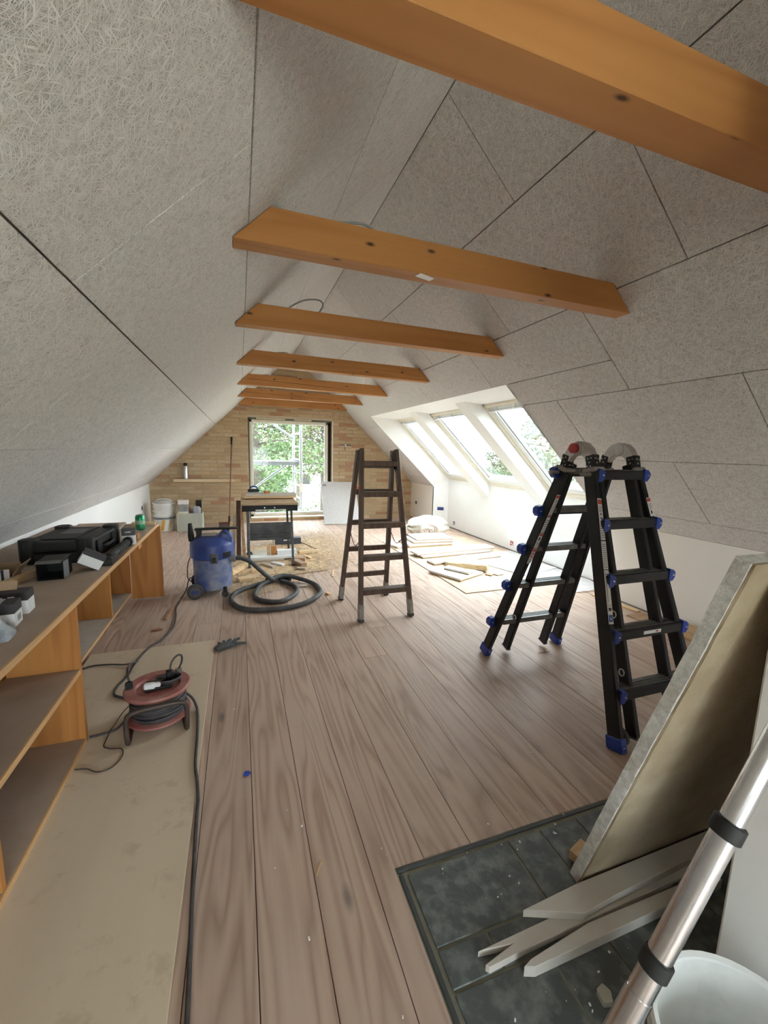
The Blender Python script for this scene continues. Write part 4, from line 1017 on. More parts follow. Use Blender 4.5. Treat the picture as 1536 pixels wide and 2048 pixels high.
OFFC = [ # name,label,cat,center,size,rz,mat,tilt,axis
 ('white_panel_offcut', 'white board offcut lying flat under the workbench', (0.33, 4.82, 0.0435), (0.52, 0.16, 0.025), 0.0, WPLAST, 0.0),
 ('white_block', 'white painted block on the offcut heap under the workbench', (0.5, 4.86, 0.081), (0.22, 0.07, 0.05), 0.02, WPLAST, 0.0),
 ('ply_offcut', 'brown plywood offcut lying slanted behind the heap under the workbench', (0.32, 5.06, 0.0253), (0.4, 0.26, 0.012), 0.1, OFF_MATS[1], 0.087),
 ('pine_stub', 'short pine stub standing upright in the offcut heap', (0.355, 4.86, 0.106), (0.06, 0.035, 0.1), 0.05, PINEZ, 0.0),
 ('pine_stub_pale', 'pale pine stub tilted beside the upright stub', (0.297, 4.865, 0.113), (0.04, 0.03, 0.11), 0.0, PINEX, -0.2),
 ('white_stick', 'white stick lying under the front edge of the white board offcut', (0.27, 4.735, 0.0185), (0.38, 0.05, 0.025), 0.0, OFF_MATS[1], 0.0),
 ('pale_batten', 'pale batten poking out of the sawdust toward the hose', (0.27, 4.545, 0.017), (0.05, 0.22, 0.022), 0.55, OFF_MATS[1], 0.0),
 ('batten_piece', 'grey batten end lying beside another under the bench', (0.375, 4.585, 0.016), (0.05, 0.17, 0.02), 0.75, WPLAST, 0.0),
 ('square_timber', 'thick pale timber end by the vacuum tank', (-0.032, 4.45, 0.0275), (0.055, 0.34, 0.045), -0.5, PINE, 0.0),
 ('pine_lump', 'small pine lump in the sawdust before the bench leg', (0.15, 4.36, 0.021), (0.12, 0.06, 0.032), 0.2, PINEX, 0.0),
 ('shim', 'flat pale pine block lying near the hose coil', (0.03, 4.10, 0.020), (0.14, 0.09, 0.030), 0.25, PINEX, 0.0),
 ('lath', 'long thin brown lath lying in the sawdust', (0.62, 4.2, 0.006), (0.5, 0.018, 0.006), 0.22, OFF_MATS[2], 0.0),
 ('short_lath', 'short pale lath at the edge of the sawdust', (0.9, 4.12, 0.004), (0.02, 0.22, 0.006), -0.25, PINE, 0.0),
 ('dark_lath', 'dark lath slanting beyond the workbench legs', (0.835, 5.5, 0.008), (0.025, 0.55, 0.01), 0.3, OFF_MATS[2], 0.0),
 ('shelf_strip', 'white strip lying under the back edge of the brown plywood offcut', (0.3, 5.175, 0.018), (0.55, 0.05, 0.022), 0.0, WPLAST, 0.0),
 ('brown_strip', 'brown strip lying under the white board offcut of the heap', (0.3, 4.875, 0.0185), (0.5, 0.04, 0.025), 0.0, OFF_MATS[2], 0.0),
 ('pale_offcut', 'pale square offcut lying behind the right bench leg', (0.74, 5.02, 0.025), (0.16, 0.05, 0.035), 0.25, PINEX, 0.0),
 ('rough_chunk', 'rough split timber chunk beside the right bench leg', (0.6, 4.5, 0.03), (0.07, 0.22, 0.05), 0.35, OFF_MATS[2], 0.0),
 ('rough_piece', 'rough brown piece lying behind the split timber chunk', (0.625, 4.68, 0.027), (0.14, 0.07, 0.045), -0.3, OFF_MATS[2], 0.0),
 ('split_chip', 'split pale chip on the floor beyond the heap', (0.745, 4.8, 0.013), (0.035, 0.15, 0.02), 0.4, PINE, 0.0),
 ('chip_block', 'pale chip block beside the sawdust fringe', (0.60, 4.33, 0.018), (0.10, 0.05, 0.022), -0.5, OFF_MATS[1], 0.0),
 ('broken_shim', 'broken pale shim just behind the hose coil', (0.54, 3.775, 0.009), (0.07, 0.05, 0.016), -0.2, OFF_MATS[1], 0.0),
 ('fragment', 'small pale fragment beside the outer hose loop', (0.72, 3.50, 0.010), (0.03, 0.05, 0.018), 0.4, PINE, 0.0),
 ('far_chip', 'tiny brown chip alone on the planks toward the window', (1.12, 5.95, 0.005), (0.02, 0.09, 0.006), 0.5, OFF_MATS[2], 0.0),
]
for (nm, lab, c, size, rz, mat, tl) in OFFC:
    flatboard(nm, lab, 'offcut', c, size, rz, mat, tl, 'X', 'offcuts around the workbench')
db = thing('dark_carton', 'dark grey carton with white print behind the workbench legs', 'box', (0.60, 5.62, 0.004), -0.08)
MB().box((-0.17, -0.05, 0), (0.17, 0.05, 0.085)).build('body', plain('slate_blue_card', (0.06, 0.065, 0.085), None, 0.7), db, bevel=0.002)
MB().box((-0.215, -0.05, 0), (-0.17, 0.05, 0.08)).build('end_flap', plain('cream_card', (0.62, 0.56, 0.42), None, 0.8), db, bevel=0.002)
MB().box((-0.06, -0.0508, 0.05), (0.02, -0.0502, 0.066)).build('print_mark', PAPER, db)
# timber strips leaning on the bench side
for k, (x0, y0, x1, y1, z1, w_, mat, lab) in enumerate(((-0.150, 5.12, -0.090, 5.22, 0.40, 0.045, PINEX, 'pale short strip leaning against the other strips beside the bench'),
        (-0.095, 5.05, -0.055, 5.18, 0.50, 0.04, OFF_MATS[1], 'greyish strip leaning beside the bench'),
        (-0.035, 5.04, -0.012, 5.16, 0.66, 0.05, wood('dark_strip', (0.12, 0.06, 0.035), (0.07, 0.035, 0.02), 'Z'), 'dark brown strip leaning against the bench side'),
        (0.030, 5.0, 0.018, 5.125, 0.56, 0.035, OFF_MATS[2], 'brown strip leaning nearest the bench leg'))):
    o = MB().bar((x0, y0, 0.005), (x1-0.010, y1, z1), w_, 0.018, (0, 1, 0)).build('timber_strip', mat, None, bevel=0.002, loc=(x0, y0, 0.005))
    tag(o, lab, 'timber strip', 'strips leaning on the workbench')

# ------------------------------------------------------------------ far left corner
bk = (-1.105, 6.99)
DR = plain('white_plastic_drum', (0.78, 0.78, 0.75), (0.72, 0.71, 0.67), 0.45, scale=5)
def bucket(name, lab, c, r, h_, handle=True, mat=None, rim=0.008, group=None, open_=True, n=32):
    t = thing(name, lab, 'bucket', c, 0, group)
    w = 0.004
    MB().lathe([(r*0.86, 0.0), (r, h_), (r-w, h_), (r*0.86-w, w*2)], n=n, cap0=True, cap1=True).build('wall', mat or DR, t, smooth=True)
    MB().lathe([(r, h_-0.026), (r+rim, h_-0.024), (r+rim, h_), (r-w, h_+0.002), (r-w, h_-0.004)], n=n, cap0=False, cap1=False).build('rim', mat or DR, t, smooth=True)
    return t
big = thing('paint_drum', 'large white drum with orange and white print under the stacked tubs', 'bucket', (bk[0], bk[1], 0))
MB().lathe([(0.135, 0), (0.150, 0.22), (0.155, 0.235), (0.155, 0.25)], n=32).build('wall', DR, big, smooth=True)
for a0, mat in ((-1.75, YELLOWM), (-1.38, PAPER), (-1.05, plain('tan_print', (0.62, 0.50, 0.32), None, 0.6))):
    pm = MB(); vs = []
    for i in range(5):
        a = a0+i*0.075
        vs += [(0.1375*math.cos(a-0.10), 0.1375*math.sin(a-0.10), 0.012), (0.1485*math.cos(a+0.10), 0.1485*math.sin(a+0.10), 0.175)]
    pm.add(vs, [(2*i, 2*i+2, 2*i+3, 2*i+1) for i in range(4)]).build('printed_stripe', mat, big)
MB().lathe([(0.154, 0.185), (0.1545, 0.215)], n=32, cap0=False, cap1=False).build('grey_band', plain('grey_band', (0.22, 0.24, 0.27), None, 0.6), big, smooth=True)
for i, (dz, lab) in enumerate(((0.250, 'white plastic tub standing on the printed drum'), (0.308, 'middle white plastic tub of the stacked three'), (0.366, 'topmost white plastic tub of the stack, with a folded handle'))):
    t = thing('plastic_tub', lab, 'tub', (bk[0]+(0.005 if i == 1 else 0), bk[1], dz), 0, 'tubs stacked on the drum')
    MB().lathe([(0.140, 0), (0.148, 0.045), (0.158, 0.047), (0.158, 0.063), (0.150, 0.064), (0.145, 0.058), (0.02, 0.058)], n=32).build('wall', DR, t, smooth=True)
    if i == 2:
        MB().tube([(0.125*math.cos(a), -0.01, 0.064+0.055*math.sin(a)) for a in [math.pi*k/12 for k in range(13)]], 0.006, 8).build('handle', DR, t, smooth=True)
        MB().lathe([(0.12, 0.064), (0.118, 0.09), (0.10, 0.094)], n=28).build('lid', plain('grey_lid', (0.55, 0.55, 0.53), None, 0.5), t, smooth=True)
# crate
cr = thing('plastic_crate', 'pale green-grey plastic crate standing against the brick wall', 'crate', (-0.735, 6.93, 0))
GRC = plain('grey_green_plastic', (0.48, 0.50, 0.43), (0.43, 0.45, 0.38), 0.55, scale=4)
for a, b in (((-0.18, -0.12, 0), (0.18, 0.12, 0.01)), ((-0.18, -0.12, 0.01), (0.18, -0.112, 0.275)), ((-0.18, 0.112, 0.01), (0.18, 0.12, 0.275)), ((-0.18, -0.112, 0.01), (-0.172, 0.112, 0.275)), ((0.172, -0.112, 0.01), (0.18, 0.112, 0.275))):
    MB().box(a, b).build('panel', GRC, cr, bevel=0.002, )
for xx in (-0.13, -0.08, 0.06, 0.15): MB().box((xx, -0.124, 0.015), (xx+0.008, -0.12, 0.265)).build('rib', GRC, cr)
MB().box((-0.178, -0.125, 0.268), (-0.04, -0.119, 0.276)).build('yellow_strip', plain('yellow_tape', (0.65, 0.60, 0.20), None, 0.6), cr)
b1 = carton('package', 'white and grey carton sticking out of the plastic crate', (-0.825, 6.90, 0.30), 0.0, 0.14, 0.10, 0.17, 0.35, body=plain('grey_photo_print', (0.22, 0.22, 0.21), (0.34, 0.34, 0.33), 0.6, scale=20), bandm=PAPER)
MB().box((-0.07, -0.05, -0.290), (0.07, 0.05, 0.0)).build('hidden_lower_part', PAPER, b1)
flatboard('cardboard_flap', 'brown cardboard sheet standing slanted in the crate', 'cardboard', (-0.795, 7.00, 0.253), (0.16, 0.006, 0.46), 0.0, CARD, 0.0)
COL.objects['cardboard_flap'].rotation_euler = (0.0, -0.35, 0.1)
flatboard('clear_bag', 'grey plastic bag of goods lying in the crate', 'bag', (-0.645, 6.90, 0.190), (0.13, 0.10, 0.36), 0.0, plain('grey_bag', (0.28, 0.29, 0.31), (0.45, 0.46, 0.48), 0.3, scale=25), 0.0, bevel=0.03)
flatboard('dark_offcut', 'dark pointed offcut sticking out of the crate', 'offcut', (-0.615, 6.972, 0.235), (0.08, 0.02, 0.45), 0.0, BLACK, 0.0)
# wall shelf, flask
ws = MB().box((-1.02, YF-0.075, 0.705), (-0.075, YF+0.0, 0.752)).build('wall_shelf', wood('wall_shelf_pine', (0.78, 0.62, 0.40), (0.66, 0.50, 0.30), 'X', 5, 8), None, bevel=0.003, loc=(-0.55, YF, 0.705))
tag(ws, 'short pale pine shelf plank fixed to the brick wall', 'shelf')
fl = thing('steel_flask', 'steel vacuum flask standing on the short wall shelf', 'flask', (-0.835, YF-0.038, 0.752))
MB().lathe([(0.030, 0), (0.036, 0.006), (0.036, 0.19), (0.028, 0.215)], n=22).build('body', ALU, fl, smooth=True)
MB().lathe([(0.028, 0.215), (0.028, 0.25), (0.022, 0.262)], n=20).build('stopper', BLACK, fl, smooth=True)
MB().cyl((0.030, -0.02, 0.10), (0.038, -0.021, 0.10), 0.004).build('dent', ALU, fl)
# broom
br = thing('broom', 'long brown broom leaning against the brick wall, head on the floor', 'broom', (-0.175, 7.10, 0))
MB().cyl((-0.178, 7.10, 0.06), (-0.118, 7.46, 1.33), 0.011).build('handle', wood('broom_stick', (0.25, 0.12, 0.07), (0.17, 0.08, 0.045), 'Z'), br, smooth=True, world=True)
MB().cyl((-0.118, 7.46, 1.33), (-0.112, 7.487, 1.455), 0.014).build('grip', BLACK, br, smooth=True, world=True)
MB().cyl((-0.182, 7.075, 0.03), (-0.176, 7.11, 0.17), 0.017).build('socket', BLACK, br, smooth=True, world=True)
MB().box((-0.34, 7.06, 0.045), (-0.03, 7.11, 0.075)).build('head', plain('dark_red_plastic', (0.12, 0.04, 0.035), None, 0.6), br, bevel=0.005, world=True)
bs = MB()
for k in range(40): bs.box((-0.335+k*0.0076, 7.062, 0.0), (-0.331+k*0.0076, 7.108, 0.046))
bs.build('bristles', plain('dark_bristle', (0.05, 0.035, 0.03), None, 0.9), br, world=True)
# leaning white panel under the window
lp = MB()
M = Matrix.Rotation(-0.62, 3, 'X')
px0, px1 = 1.36, 2.00
lp.bar((1.68, 6.93, 0.001), (1.70, 7.44, 0.70), 0.64, 0.02, (0, -1, 0.7))
o = lp.build('wood_wool_sheet', plain('pale_wood_wool', (0.62, 0.60, 0.58), (0.54, 0.52, 0.50), 0.9, scale=40, bstr=0.4, bscale=140), None, bevel=0.002, loc=(1.68, 6.93, 0)); tag(o, 'pale grey wood wool sheet leaning against the wall below the window', 'sheet')
ob = MB().box((-0.035, -0.002, 0), (0.035, 0.0, 0.04)).build('offcut_notch', plain('grey_notch', (0.30, 0.28, 0.26), None, 0.9), o)
ob.location = (-0.24, 0.44, 0.632); ob.rotation_euler = (-0.62, 0, 0)
# bracket and small wall ledge on the right of the window
wbk = thing('wall_bracket', 'small steel bracket with a white clip high on the brick wall', 'bracket', (1.85, YF, 1.375))
MB().box((-0.11, -0.02, -0.012), (0.11, 0.0, 0.012)).build('plate', plain('rusty_steel', (0.16, 0.12, 0.10), (0.25, 0.18, 0.13), 0.6, 0.5), wbk, bevel=0.002)
MB().box((-0.016, -0.04, -0.03), (0.012, -0.02, 0.02)).build('clip', PAPER, wbk, bevel=0.002)
MB().cyl((-0.01, -0.02, -0.03), (-0.01, -0.02, -0.09), 0.006).build('pin', MATS['rusty_steel'], wbk)
lg = MB().box((2.02, YF-0.10, 0.50), (2.54, YF, 0.535)).build('wall_ledge', plain('dark_ledge', (0.06, 0.05, 0.045), None, 0.6), None, bevel=0.002, loc=(2.28, YF, 0.5)); tag(lg, 'dark narrow ledge fixed low on the brick wall', 'shelf')
flatboard('slate_piece', 'thin grey slab lying on the dark wall ledge', 'slab', (2.37, YF-0.055, 0.543), (0.30, 0.09, 0.014), 0.03, plain('grey_slab', (0.28, 0.29, 0.28), None, 0.7))
o = MB().lathe([(0.028, 0), (0.032, 0.01), (0.030, 0.07), (0.016, 0.085)], n=16).build('red_pot', plain('orange_red_plastic', (0.65, 0.12, 0.05), None, 0.5), None, smooth=True); o.location = (2.085, YF-0.05, 0.535); tag(o, 'small orange-red pot standing on the dark wall ledge', 'pot')
# sockets and cable tails
def sock(lab, c, size, mat, tail=None, ringm=None):
    t = thing('wall_box', lab, 'wall socket', c)
    MB().obox((0, 0, 0), size).build('back_box', mat, t, bevel=min(size)*0.3)
    if tail: MB().tube(spline(tail, 4), 0.004, 6).build('cable_tail', ringm or PAPER, t, smooth=True)
    return t
sock('single blue wall box on the cream wall by the brick corner', (XR-0.003, 7.24, 0.32), (0.006, 0.055, 0.055), plain('navy_plastic', (0.015, 0.025, 0.09), None, 0.5))
sock('double blue wall box in the white window niche cheek', (3.31, SKY1-0.072, 0.31), (0.11, 0.008, 0.055), BLUE)
COL.objects['wall_box.001'].rotation_euler = (0, 0, -0.57)
sock('blue wall box with white cable tails low in the niche', (XN-0.003, 6.12, 0.10), (0.006, 0.06, 0.06), BLUE, [(0, 0, 0), (-0.03, -0.02, 0.0), (-0.035, -0.05, 0.02), (-0.02, -0.06, -0.03)])
sock('wall box with red and white cable tails low in the niche', (XN-0.003, 4.53, 0.105), (0.006, 0.06, 0.06), plain('pink_red_plastic', (0.45, 0.08, 0.09), None, 0.5), [(0, 0, 0), (-0.03, -0.02, 0.01), (-0.03, -0.05, 0.0), (-0.02, -0.04, -0.04)])
sock('small blue wall box on the white knee wall behind the shelves', (XL+0.003, 6.88, 0.36), (0.006, 0.05, 0.055), MATS['navy_plastic'])

# ------------------------------------------------------------------ panels and insulation by the niche
os_ = flatboard('chipboard_sheet', 'thin chipboard sheet lying on the floor before the niche', 'sheet', (2.60, 4.33, 0.005), (1.36, 2.26, 0.007), 0.02, OSBM)
WWP = plain('white_wood_wool', (0.80, 0.79, 0.77), (0.70, 0.68, 0.65), 0.9, scale=35, bstr=0.4, bscale=140)
def wpanel(lab, c, size, rz, tilt=0.0, ax='X', nm='panel_offcut'):
    t = thing(nm, lab, 'panel offcut', c, rz, 'white panel offcuts by the niche')
    t.rotation_euler = (tilt if ax == 'X' else 0, tilt if ax == 'Y' else 0, rz)
    MB().obox((0, 0, size[2]*0.2), (size[0], size[1], size[2]*0.6)).build('face_layer', WWP, t, bevel=0.002)
    MB().obox((0, 0, -size[2]*0.3), (size[0]-0.004, size[1]-0.004, size[2]*0.4)).build('backing', plain('tan_core', (0.55, 0.38, 0.22), None, 0.9), t)
    return t
wpanel('thick white panel offcut at the bottom of the stack before the bag', (2.44, 5.16, 0.032), (0.66, 0.38, 0.045), 0.03)
wpanel('white panel offcut second in the stack before the bag', (2.49, 5.16, 0.074), (0.58, 0.36, 0.035), -0.03)
wpanel('white panel offcut on top of the stack before the bag', (2.52, 5.17, 0.106), (0.54, 0.36, 0.025), -0.06)
wpanel('small white panel sticking out sideways from the stack before the bag', (1.985, 5.12, 0.025), (0.16, 0.28, 0.03), 0.3)
wpanel('long narrow white panel strip lying nearest the stack', (2.58, 4.60, 0.0505), (1.16, 0.20, 0.025), 0.09)
wpanel('long narrow white panel strip under its twin, a step in front', (2.56, 4.53, 0.0255), (1.02, 0.17, 0.025), 0.09)
wpanel('white panel strip half under the tan insulation slab', (2.55, 4.25, 0.0245), (1.0, 0.16, 0.025), 0.14)
wpanel('broad white panel offcut lying foremost on the chipboard', (2.15, 3.76, 0.024), (0.40, 0.42, 0.03), 0.42)
wpanel('small white panel block on the broad foremost offcut', (2.17, 3.74, 0.0530), (0.10, 0.30, 0.028), 0.55)
ins = MB(); ri = random.Random(4)
nu, nv = 14, 10; vs = []; fs = []
for top in (0, 1):
    for i in range(nu+1):
        for j in range(nv+1):
            u, w = i/nu-0.5, j/nv-0.5
            ed = 1.0+(ri.uniform(-0.06, 0.06) if i in (0, nu) or j in (0, nv) else 0)
            vs.append((u*0.46*ed, w*0.26*ed, (0.05 if top else 0.0)+(ri.uniform(-0.005, 0.005) if top else 0)))
nn2 = (nu+1)*(nv+1)
for top in (0, 1):
    for i in range(nu):
        for j in range(nv):
            a = top*nn2+i*(nv+1)+j; q = (a, a+nv+1, a+nv+2, a+1); fs.append(q if top else q[::-1])
ring = [i*(nv+1) for i in range(nu+1)] + [nu*(nv+1)+j for j in range(1, nv+1)] + [i*(nv+1)+nv for i in range(nu-1, -1, -1)] + [j for j in range(nv-1, 0, -1)]
for k in range(len(ring)):
    a, b = ring[k], ring[(k+1) % len(ring)]; fs.append((a, b, b+nn2, a+nn2))
ins.add(vs, fs)
o = ins.build('insulation_slab', plain('mineral_wool', (0.66, 0.48, 0.27), (0.52, 0.36, 0.18), 0.95, scale=22, bstr=0.6, bscale=120), None, smooth=True)
o.location = (2.37, 3.915, 0.0388); o.rotation_euler = (0.0, 0.0, -0.60); tag(o, 'tan mineral wool slab lying on the white panel offcuts', 'insulation slab')
flatboard('grey_scrap', 'small grey board scrap on the chipboard beside the insulation', 'scrap', (2.575, 3.60, 0.0155), (0.09, 0.06, 0.014), 0.2, OFF_MATS[1])
flatboard('brown_scrap', 'small brown board scrap on the chipboard under the insulation edge', 'scrap', (2.475, 3.615, 0.0155), (0.06, 0.07, 0.014), 0.5, OFF_MATS[2])
# plastic dust sheet along the niche
dsm = MB(); rd = random.Random(8); nu, nv = 36, 14; vs = []; fs = []
for i in range(nu+1):
    for j in range(nv+1):
        u, w = i/nu, j/nv
        y = 2.92+u*1.58; x0 = 2.98-0.42*max(0, (u-0.45)/0.55); xx = x0+(3.40-x0)*w
        z = 0.010+0.008*abs(math.sin(u*31+w*5))*abs(math.sin(w*9+u*7))+rd.uniform(0, 0.003)
        if y > 3.42: z = 0.0095+0.25*(z-0.010)
        vs.append((xx, y, z))
for i in range(nu):
    for j in range(nv):
        a = i*(nv+1)+j; fs.append((a, a+nv+1, a+nv+2, a+1))
dsm.add(vs, fs)
m_, nt_, b_ = nodes('dust_sheet_plastic')
b_.inputs['Base Color'].default_value = (0.85, 0.87, 0.88, 1); b_.inputs['Roughness'].default_value = 0.25; b_.inputs['Alpha'].default_value = 0.55
o = dsm.build('dust_sheet', m_, None, smooth=True); tag(o, 'thin translucent dust sheet on the floor along the niche wall', 'dust sheet')
flatboard('flat_panel', 'thin pale panel lying on the dust sheet at the niche wall', 'panel offcut', (3.03, 3.80, 0.0155), (0.58, 0.52, 0.008), 0.35, plain('pale_blue_white', (0.74, 0.77, 0.79), None, 0.7))
# wrapped roll in a white bag
bag = thing('refuse_bag', 'stuffed translucent white bag lying by the niche corner', 'bag', (2.74, 5.72, 0.0))
sp = MB(); rb2 = random.Random(15); nu, nv = 22, 30; vs = []; fs = []
for i in range(nu+1):
    th2 = math.pi*i/nu
    for j in range(nv):
        ph = 2*math.pi*j/nv
        r = 1+0.06*math.sin(5*ph+3*th2)+0.05*math.sin(9*ph-4*th2)+rb2.uniform(-0.02, 0.02)
        sx, sy, sz = 0.33*r*math.cos(th2), 0.23*r*math.sin(th2)*math.cos(ph), 0.165*r*math.sin(th2)*math.sin(ph)
        vs.append((sx, sy, max(0.152+sz, 0.0)))
for i in range(nu):
    for j in range(nv): fs.append((i*nv+j, i*nv+(j+1) % nv, (i+1)*nv+(j+1) % nv, (i+1)*nv+j))
sp.add(vs, fs)
sp.build('skin', plain('milky_plastic', (0.74, 0.73, 0.66), (0.64, 0.64, 0.56), 0.35, scale=9, bstr=0.5, bscale=25), bag, smooth=True)
sw = MB(); 
for k, (rx, rz) in enumerate(((0.135, 0.095), (0.10, 0.07), (0.062, 0.045), (0.03, 0.022))):
    sw.tube([(-0.09+rx*math.cos(a), -0.215-0.012*(3-k)*0.6-0.012*math.sin(3*a+k), 0.125+rz*math.sin(a)) for a in [2*math.pi*i/24 for i in range(24)]], 0.020, 8, True)
sw.v = [(a, b, max(c, 0.001)) for a, b, c in sw.v]
sw.build('crumpled_filling', plain('pinkish_wrap', (0.55, 0.44, 0.38), (0.66, 0.58, 0.52), 0.8, scale=15, bstr=0.4), bag, smooth=True)
# timber along the right knee wall
flatboard('floor_timber', 'short pale timber lying along the cream knee wall', 'timber', (3.085, 1.72, 0.0380), (0.155, 0.90, 0.055), 0.06, PINE)
flatboard('floor_plank_loose', 'thin loose board under the short timber at the cream knee wall', 'board', (3.075, 1.85, 0.0055), (0.19, 1.05, 0.010), 0.04, OFF_MATS[2])
flatboard('wall_lath', 'long pale lath lying along the foot of the cream knee wall', 'lath', (3.105, 2.615, 0.0072), (0.05, 0.44, 0.014), 0.08, PINE)

# ------------------------------------------------------------------ brown wooden step ladder
BRW = wood('dark_stained_wood', (0.145, 0.098, 0.072), (0.085, 0.054, 0.04), 'Z', 6, 9, 0.6, 0.5, 0, None, 0.15)
TAPE = plain('grey_tape', (0.36, 0.34, 0.31), (0.22, 0.20, 0.18), 0.8, scale=30)
sl = thing('step_ladder', 'dark brown wooden double step ladder with taped feet', 'ladder', (1.03, 3.10, 0))
FR = [((0.836, 2.846, 0.0), (0.888, 3.080, 1.298)), ((1.252, 2.858, 0.0), (1.172, 3.082, 1.298))]
BR_ = [((0.800, 3.352, 0.0), (0.872, 3.112, 1.285)), ((1.220, 3.372, 0.0), (1.158, 3.114, 1.285))]
def lerp(a, b, z):
    t = (z-a[2])/(b[2]-a[2]); return Vector(a)+(Vector(b)-Vector(a))*t
for a, b in FR+BR_:
    r = MB().bar(a, b, 0.030, 0.052, (0, 1, 0)).build('rail', BRW, sl, bevel=0.003, world=True)
    p, q = lerp(a, b, 0.022), lerp(a, b, 0.135)
    MB().bar(p, q, 0.036, 0.058, (0, 1, 0)).build('tape_wrap', TAPE, r, bevel=0.004, world=True)
    p, q = lerp(a, b, 0.0), lerp(a, b, 0.025)
    MB().bar((p.x, p.y, 0.001), q, 0.040, 0.060, (0, 1, 0)).build('foot', RUBBER, r, bevel=0.006, world=True)
for z in (0.222, 0.472, 0.717, 0.954, 1.188):
    p, q = lerp(*FR[0], z), lerp(*FR[1], z)
    MB().obox((p+q)/2, ((q-p).length-0.02, 0.075, 0.040)).build('tread', BRW, sl, bevel=0.003, world=True)
for z in (0.226, 0.467, 0.70, 0.957, 1.17):
    p, q = lerp(*BR_[0], z), lerp(*BR_[1], z)
    MB().obox((p+q)/2, ((q-p).length-0.02, 0.030, 0.040)).build('rung', BRW, sl, bevel=0.003, world=True)
for i in (0, 1):
    p, q = Vector(FR[i][1]), Vector(BR_[i][1])
    MB().bar(p-Vector((0, 0.01, 0.16))+Vector(((-1)**(i+1)*-0.0, 0.0, 0)), q-Vector((0, -0.01, 0.03)), 0.036, 0.012, (0, 1, 0)).build('hinge_plate', plain('worn_steel', (0.12, 0.12, 0.12), None, 0.4, 0.7), sl, world=True)
    a, b = lerp(*FR[i], 0.62), lerp(*BR_[i], 0.66)
    MB().tube(spline([a, (a+b)/2-Vector((0, 0, 0.10)), b], 8), 0.004, 6).build('spreader_cord', plain('faded_red_cord', (0.28, 0.12, 0.10), None, 0.8), sl, smooth=True, world=True)

# ------------------------------------------------------------------ black telescopic ladder
ml = thing('telescopic_ladder', 'black aluminium telescopic ladder with blue feet and steel hinges', 'ladder', (1.78, 1.68, 0))
ZHG = 1.30
OUT_F = [((1.540, 1.205, 0.0), (1.632, 1.587, 1.205)), ((2.060, 1.205, 0.0), (1.925, 1.587, 1.205))]
OUT_B = [((1.478, 2.160, 0.0), (1.640, 1.775, 1.205)), ((2.045, 2.160, 0.0), (1.945, 1.775, 1.205))]
IN_F = [((1.655, 1.222, 0.025), (1.672, 1.603, 1.245)), ((1.915, 1.222, 0.025), (1.890, 1.603, 1.245))]
IN_B = [((1.630, 2.142, 0.025), (1.676, 1.760, 1.245)), ((1.925, 2.142, 0.025), (1.905, 1.760, 1.245))]
DG = plain('dark_grey_tread', (0.10, 0.095, 0.085), (0.16, 0.15, 0.135), 0.45, 0.4, 20)
WHITEL = plain('sticker_white', (0.74, 0.73, 0.72), None, 0.5)
def sidevec(a, b):
    y = (Vector(b)-Vector(a)).normalized(); return y
rails = {}
for key, RL, sgn in (('F', OUT_F, -1), ('B', OUT_B, 1)):
    for i, (a, b) in enumerate(RL):
        r = MB().bar(a, b, 0.030, 0.070, (0, 1, 0)).build('outer_rail', BLACKM, ml, bevel=0.006, world=True); rails[key+str(i)] = r
        p, q = lerp(a, b, 0.0), lerp(a, b, 0.058)
        MB().bar((p.x, p.y, 0.001), q, 0.040, 0.082, (0, 1, 0)).build('foot', LBLUE, r, bevel=0.005, world=True)
        sx = -1 if i == 0 else 1
        c = lerp(a, b, 0.032)
        MB().cyl((c.x, c.y-0.043, c.z), (c.x, c.y-0.038, c.z), 0.007, n=10).build('foot_rivet', ALU, r, world=True)
        MB().bar(lerp(a, b, 0.06)+Vector((0, -0.0362*0.95, 0)), lerp(a, b, 1.18)+Vector((0, -0.0362*0.95, 0)), 0.004, 0.002, (0, 1, 0)).build('groove', DG, r, world=True)
for key, RL in (('F', IN_F), ('B', IN_B)):
    for i, (a, b) in enumerate(RL):
        r = MB().bar(a, b, 0.026, 0.058, (0, 1, 0)).build('inner_rail', BLACKM, ml, bevel=0.004, world=True)
        MB().bar(lerp(a, b, 0.026), lerp(a, b, 0.034), 0.030, 0.062, (0, 1, 0)).build('end_cap', DG, r, world=True)
